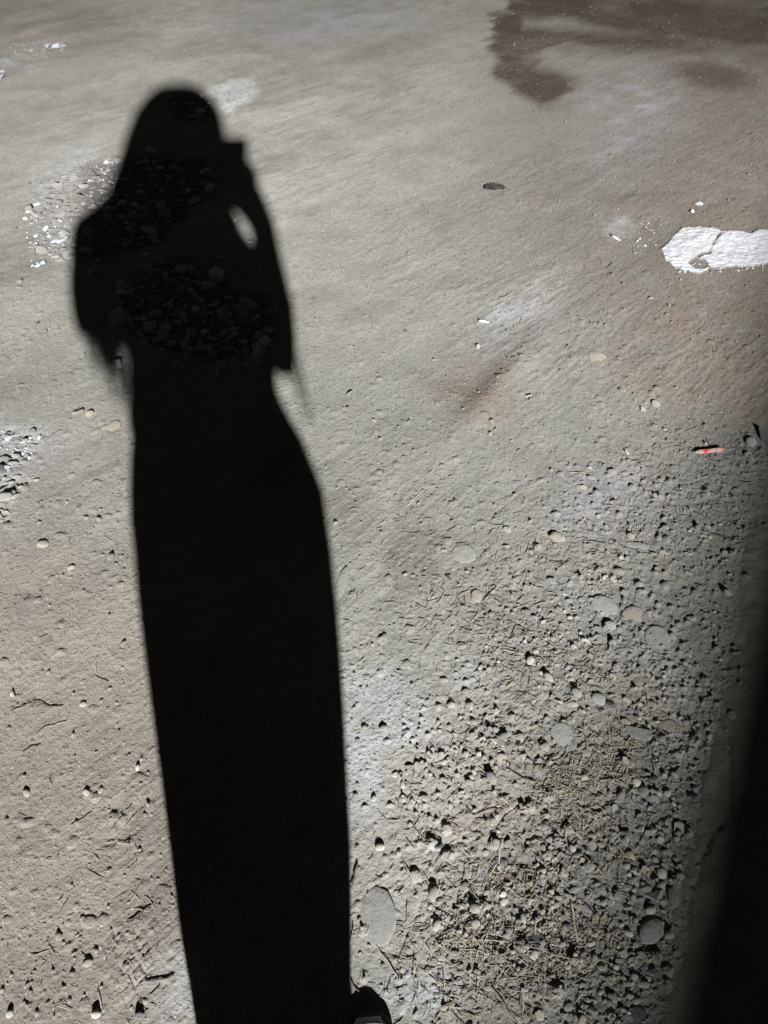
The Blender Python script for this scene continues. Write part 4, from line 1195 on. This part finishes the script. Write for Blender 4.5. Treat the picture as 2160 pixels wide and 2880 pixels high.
def skinned(name, verts, edges, radii, mat, root=0, sub=2):
    me = bpy.data.meshes.new(name)
    me.from_pydata([tuple(v) for v in verts], edges, [])
    o = bpy.data.objects.new(name, me); C.objects.link(o)
    md = o.modifiers.new('skin', 'SKIN')
    sk = me.skin_vertices[0].data if me.skin_vertices else None
    if sk is None:
        bm = bmesh.new(); bm.from_mesh(me); bm.verts.layers.skin.verify(); bm.to_mesh(me); bm.free(); sk = me.skin_vertices[0].data
    for i, r in enumerate(radii):
        sk[i].radius = (r, r) if not isinstance(r, tuple) else r
        sk[i].use_root = (i == root)
    ss = o.modifiers.new('sub', 'SUBSURF'); ss.levels = sub; ss.render_levels = sub
    dg = bpy.context.evaluated_depsgraph_get(); dg.update()
    m2 = bpy.data.meshes.new_from_object(o.evaluated_get(dg))
    m2.materials.clear(); m2.materials.append(mat)
    for p in m2.polygons: p.use_smooth = True
    bpy.data.objects.remove(o)
    o2 = bpy.data.objects.new(name, m2)
    return o2


# one continuous figure: pelvis, spine, head, two arms bent up to the phone, two legs
bx = -.16
J = {}
vv, ee, rr = [], [], []


def jt(name, p, r, frm=None):
    J[name] = len(vv); vv.append(Vector(p)); rr.append(r)
    if frm: ee.append((J[frm], J[name]))


jt('pelvis', (bx + .05, -.14, .80), .125)
jt('waist', (bx + .03, -.15, .95), .10, 'pelvis')
jt('chest', (bx, -.16, 1.12), .125, 'waist')
jt('neck0', (bx - .01, -.17, 1.30), .055, 'chest')
jt('neck1', (bx - .01, -.165, 1.37), .048, 'neck0')
jt('jaw', (bx - .0, -.15, 1.43), .062, 'neck1')
jt('skull', (bx - .0, -.165, 1.51), .082, 'jaw')
jt('crown', (bx - .0, -.17, 1.57), .066, 'skull')
for s, nm in ((-1, 'l'), (1, 'r')):
    jt('sh' + nm, (bx + s * .14, -.17, 1.25), .05, 'chest')
    if s > 0:
        jt('el' + nm, (.04, -.10, 1.06), .038, 'shr')
        jt('fo' + nm, (.055, -.075, 1.2), .032, 'elr')
        jt('wr' + nm, (.035, -.085, 1.275), .024, 'fo' + nm)
    else:
        jt('el' + nm, (-.37, -.13, 1.08), .038, 'shl')
        jt('fo' + nm, (-.24, -.02, 1.14), .032, 'ell')
        jt('wr' + nm, (-.10, -.06, 1.27), .024, 'fo' + nm)
    jt('hip' + nm, (bx + .05 + s * .085, -.14, .74), .088, 'pelvis')
    jt('kn' + nm, (-.11 + s * .075 + .01, -.10, .44), .055, 'hip' + nm)
    jt('an' + nm, (-.125 + s * .085, -.06, .09), .038, 'kn' + nm)
    jt('ft' + nm, (-.125 + s * .09 + .02, .03, .035), .028, 'an' + nm)
body = skinned('body', vv, ee, rr, M_SKIN)
C.objects.link(body)
body.parent = person; body.matrix_parent_inverse = person_inv


def child(o):
    o.parent = person; o.matrix_parent_inverse = person_inv
    return o


# face
for s in (-1, 1):
    bm = bmesh.new(); bmesh.ops.create_uvsphere(bm, u_segments=12, v_segments=8, radius=.011); o = bmobj('eye', bm, M_EYE); o.location = (bx + s * .031, -.092, 1.50); child(o)
bm = bmesh.new(); bmesh.ops.create_cone(bm, segments=10, radius1=.016, radius2=.006, depth=.05, cap_ends=True)
o = bmobj('nose', bm, M_SKIN); o.location = (bx, -.082, 1.475); o.rotation_euler = (math.radians(-18), 0, 0); child(o)
bm = bmesh.new(); bmesh.ops.create_uvsphere(bm, u_segments=12, v_segments=6, radius=1); bmesh.ops.scale(bm, vec=(.024, .008, .007), verts=bm.verts)
o = bmobj('mouth', bm, plain('lips', (.40, .16, .14), .5)); o.location = (bx, -.094, 1.435); child(o)

# long loose hair falling over the back and shoulders, outline as in the shadow
hair = [(1.674, -.135, -.115, -.19, .01), (1.668, -.178, -.09, -.19, .05), (1.650, -.208, -.062, -.19, .075), (1.62, -.238, -.034, -.19, .095), (1.583, -.266, -.016, -.19, .105), (1.52, -.294, -.009, -.20, .105),
        (1.466, -.312, -.012, -.205, .10), (1.41, -.331, -.015, -.21, .09), (1.36, -.352, -.02, -.215, .08), (1.30, -.375, -.03, -.22, .065), (1.22, -.36, -.06, -.225, .045), (1.16, -.33, -.1, -.23, .03)]
child(loft('hair', hair, M_HAIR, None, fold=.05, folds=14))

# shawl over torso and left arm
sh = [(1.352, -.335, -.01, -.17, .075), (1.33, -.375, -.015, -.165, .09), (1.305, -.398, -.020, -.16, .11), (1.275, -.446, -.008, -.155, .125), (1.24, -.463, .003, -.155, .13), (1.20, -.465, .015, -.155, .13), (1.184, -.465, .03, -.155, .135),
      (1.14, -.463, .05, -.155, .135), (1.10, -.461, .06, -.155, .135), (1.055, -.452, .06, -.155, .13), (1.01, -.435, .055, -.15, .125), (.995, -.38, .05, -.15, .12), (.985, -.32, .045, -.15, .12)]
child(loft('shawl', sh[::-1], M_KNIT, None, n=40, fold=.06, folds=11))
# right sleeve: forearm raised to the phone
slv = [(.930, .058, .086, -.09, .03), (.945, .045, .093, -.09, .04), (.96, .0, .099, -.09, .05), (.996, -.02, .107, -.09, .055), (1.065, -.02, .116, -.09, .055), (1.131, -.01, .111, -.09, .05), (1.184, .034, .107, -.085, .04),
       (1.206, .049, .106, -.085, .036), (1.24, .042, .105, -.085, .034), (1.263, .030, .105, -.085, .034), (1.281, .016, .100, -.085, .033), (1.300, -.01, .096, -.085, .032), (1.335, -.04, .086, -.10, .03), (1.361, -.05, .076, -.115, .03), (1.392, -.05, .056, -.13, .025)]
child(loft('sleeve', slv, M_KNIT, None, n=20, fold=.05, folds=5, grow=.35))
# fringe of the shawl: loose threads, thin enough for light to pass between
fr_bm = bmesh.new()


def thread(bm, a, b, r):
    d = b - a; ax = d.normalized(); s = ax.orthogonal().normalized(); u = ax.cross(s)
    va = [bm.verts.new(a + (s * math.cos(k * 2.09) + u * math.sin(k * 2.09)) * r) for k in range(3)]
    vb = [bm.verts.new(b + (s * math.cos(k * 2.09) + u * math.sin(k * 2.09)) * r) for k in range(3)]
    for k in range(3): bm.faces.new((va[k], va[(k + 1) % 3], vb[(k + 1) % 3], vb[k]))


rf = random.Random(3)
for i in range(200):
    t = rf.random(); x0 = -.447 + t * .145; z0 = 1.04 - .02 * t
    ln = .015 + .17 * rf.random() ** 1.2 * (.55 + .6 * t)
    yy = rf.uniform(-.2, -.1)
    thread(fr_bm, onray(x0, z0, yy), onray(x0 + rf.gauss(.045 - .03 * t, .010), z0 - ln, yy), .0013)
for i in range(9):
    x0 = rf.uniform(.080, .110); yy = rf.uniform(-.12, -.06)
    thread(fr_bm, onray(x0, .97, yy), onray(x0 + rf.gauss(.006, .004), .97 - rf.uniform(.07, .125), yy), .0014)
child(bmobj('fringe', fr_bm, M_KNIT))

# trousers worn wide, one dark outline from hip to ankle
tr = [(1.0, -.30, .045, -.15, .12), (.952, -.305, .042, -.15, .12), (.913, -.308, .033, -.15, .115), (.887, -.308, .040, -.15, .115), (.855, -.31, .056, -.15, .118), (.82, -.305, .076, -.148, .12), (.775, -.31, .091, -.145, .12), (.735, -.312, .104, -.143, .12),
      (.691, -.312, .101, -.14, .115), (.651, -.306, .100, -.137, .11), (.59, -.300, .093, -.132, .105), (.519, -.290, .083, -.125, .10), (.447, -.278, .070, -.117, .095), (.376, -.266, .056, -.108, .09), (.321, -.257, .046, -.10, .085),
      (.261, -.248, .030, -.095, .08), (.196, -.232, .011, -.09, .078), (.13, -.218, -.002, -.085, .075), (.07, -.208, -.012, -.08, .072)]
child(loft('trousers', tr[::-1], M_SKIRT, None, n=36, fold=.05, folds=8))


# shoes
def shoe(cx, ytoe, parent_name, yaw):
    prof = [(-.245, .020, .030), (-.235, .032, .060), (-.20, .036, .078), (-.15, .036, .080), (-.11, .038, .070), (-.08, .042, .044), (-.052, .042, .036), (-.03, .039, .030), (-.014, .033, .024), (-.006, .024, .017), (0, .012, .008)]
    bm = bmesh.new(); R = []
    for (yy, hw, ht) in prof:
        ring = []
        for k in range(14):
            a = 2 * math.pi * k / 14
            c, s = math.cos(a), math.sin(a)
            x = math.copysign(abs(c) ** .8, c) * hw; z = ht / 2 + math.copysign(abs(s) ** (.75 if s > 0 else .4), s) * ht / 2
            ring.append(bm.verts.new((x, yy, z)))
        R.append(ring)
    for r0, r1 in zip(R, R[1:]):
        for k in range(14): bm.faces.new((r0[k], r0[(k + 1) % 14], r1[(k + 1) % 14], r1[k]))
    bm.faces.new(R[0][::-1]); bm.faces.new(R[-1])
    o = bmobj('shoe', bm, M_SHOE); o.location = (cx, ytoe, float(hz(cx, ytoe - .1)[0]) - .002); o.rotation_euler = (0, 0, math.radians(yaw))
    child(o)
    # grey textile panel over the instep
    bm = bmesh.new(); R = []
    for (yy, hw, ht) in [(-.17, .036, .081), (-.11, .038, .074), (-.078, .038, .046), (-.045, .036, .036), (-.024, .031, .030), (-.013, .022, .0255)]:
        R.append([bm.verts.new((math.cos(a) * hw * .86, yy, ht * (.60 + .44 * math.sin(a) ** .8))) for a in [math.pi * (.1 + .8 * k / 8) for k in range(9)]])
    for r0, r1 in zip(R, R[1:]):
        for k in range(8): bm.faces.new((r0[k], r0[k + 1], r1[k + 1], r1[k]))
    p = bmobj('instep_panel', bm, M_SOCK, o)
    sm_ = p.modifiers.new('thick', 'SOLIDIFY'); sm_.thickness = .002; sm_.offset = 1
    return o


shoe(-.026, .172, 'r', 4)
shoe(-.215, .12, 'l', 4)

# ---- phone: back glass just behind the lens, screen toward her face
ph = empty('phone', (0, 0, CAMH))
ph.rotation_euler = (TH, 0, 0)


def rbox(sx, sy, sz, r):
    bm = bmesh.new(); bmesh.ops.create_cube(bm, size=1); bmesh.ops.scale(bm, vec=(sx, sy, sz), verts=bm.verts)
    es = [e for e in bm.edges if abs((e.verts[0].co - e.verts[1].co).normalized().z) > .9]
    bmesh.ops.bevel(bm, geom=es, offset=r, segments=4, affect='EDGES')
    return bm


o = bmobj('casing', rbox(.074, .150, .008, .006), M_PHONE, ph, False); o.location = (.001, -.035, .0085)
o = bmobj('screen', rbox(.070, .146, .0006, .005), M_GLASS, ph, False); o.location = (.001, -.035, .0129)
o = bmobj('camera_plate', rbox(.034, .034, .0015, .008), M_GLASS, ph, False); o.location = (.006, .003, .0037)
tag(ph, 'dark phone held up in front of the face at the right of the shadow head', 'phone')


# ---- hands: palm and five curled fingers each, closed round the phone edges
def hand(side):
    R = Euler((TH, 0, 0)).to_matrix()
    w = lambda x, y, z: R @ Vector((x, y, z)) + Vector((0, 0, CAMH))
    ex = .031 if side > 0 else -.047     # phone edge in phone space
    v, e, r = [], [], []
    v.append(vv[J['wrr' if side > 0 else 'wrl']]); r.append(.022)
    v.append(w(ex + side * .022, -.118, .030)); r.append((.026, .016)); e.append((0, 1))
    v.append(w(ex + side * .016, -.080, .030)); r.append((.028, .014)); e.append((1, 2))
    for i, (y0, L) in enumerate([(-.052, .95), (-.070, 1.05), (-.088, 1.0), (-.106, .82)]):
        b = len(v)
        for (dx, dz) in [(.015, .024), (.017, .006), (.010, -.0035), (-.012 * L, -.0045), (-.024 * L, -.0043)]:
            v.append(w(ex + side * max(dx, -.03) + 0, y0, dz)); r.append(.0085 if dx > 0 else .0072)
        e.append((2 if i < 2 else 1, b))
        for q in range(4): e.append((b + q, b + q + 1))
    b = len(v)
    for (dx, y, dz) in [(.012, -.095, .032), (.002, -.075, .026), (-.014, -.055, .022)]:
        v.append(w(ex + side * dx, y, dz)); r.append(.010)
    e += [(1, b), (b, b + 1), (b + 1, b + 2)]
    o = skinned('hand', v, e, r, M_SKIN, 0, 2)
    C.objects.link(o); child(o)


hand(1)
hand(-1)
tag(person, 'person with long hair and fringed shawl, grey panelled black shoe at the bottom edge', 'person')

# ------------------------------------------------------------------ floodlight, and an unseen blocker added behind the camera to shade the right
M_PAINT = plain('grey_metal', (.25, .25, .26), .5, 60, .1)
M_BLOCK_SIDE = plain('blocker_side_render', (.38, .37, .34), .95, 12, .12, .004)
M_BLOCK_TOP = plain('blocker_top_felt', (.08, .08, .08), .95, 30, .2, .003)
fl = empty('floodlight', LAMP)
q = (AIM - LAMP).to_track_quat('-Z', 'Y')
o = bmobj('housing', rbox(.30, .22, .09, .02), M_PAINT, fl, False); o.rotation_euler = q.to_euler(); o.location = q @ Vector((0, 0, .11))
for s in (-1, 1):
    bm = bmesh.new(); bmesh.ops.create_cube(bm, size=1); bmesh.ops.scale(bm, vec=(.012, .03, .42), verts=bm.verts)
    o = bmobj('bracket_arm', bm, M_PAINT, fl, False); o.location = q @ Vector((s * .165, 0, .11)) + Vector((0, 0, -.2))
bm = bmesh.new(); bmesh.ops.create_cone(bm, segments=16, radius1=.03, radius2=.03, depth=.62, cap_ends=True)
o = bmobj('mast', bm, M_PAINT, fl); o.location = (0, -.11, -.68)
tag(fl, 'grey floodlight on a short mast above the added blocker behind the camera', 'floodlight')

U = Vector((.468, .884, 0)).normalized(); NR = Vector((U.y, -U.x, 0))
PT = Vector((.262, .15, 0))
FR = .29                       # how far down the beam the blocker edge cuts it
off = (LAMP - PT).dot(NR) * (1 - FR); zed = LAMP.z * (1 - FR)
shade_blocker = empty('shade_blocker', PT + NR * off + U * -6.0)  # unseen block, added so its top edge shades the right side
ang = math.atan2(U.y, U.x)
shade_blocker.rotation_euler = (0, 0, ang)


def sbox(name, x0, x1, y0, y1, z0, z1, mat, parent=shade_blocker):
    bm = bmesh.new(); bmesh.ops.create_cube(bm, size=1)
    for v in bm.verts: v.co = Vector(((x0 + x1) / 2 + v.co.x * (x1 - x0), (y0 + y1) / 2 + v.co.y * (y1 - y0), (z0 + z1) / 2 + v.co.z * (z1 - z0)))
    return bmobj(name, bm, mat, parent, False)


sbox('blocker_top', -3.2, 5.2, -3.4, 0, zed - .10, zed, M_BLOCK_TOP)
sbox('blocker_side', -3.0, 5.0, -.35, -.2, -.05, zed - .10, M_BLOCK_SIDE)
sbox('blocker_side', -3.0, 5.0, -3.25, -3.1, -.05, zed - .10, M_BLOCK_SIDE)
sbox('blocker_side', 4.85, 5.0, -3.1, -.35, -.05, zed - .10, M_BLOCK_SIDE)
sbox('blocker_side', -3.0, -2.85, -3.1, -.35, -.05, zed - .10, M_BLOCK_SIDE)
tag(shade_blocker, 'unseen flat-topped blocker added behind and right of the camera to shade the right edge', 'shade_blocker')
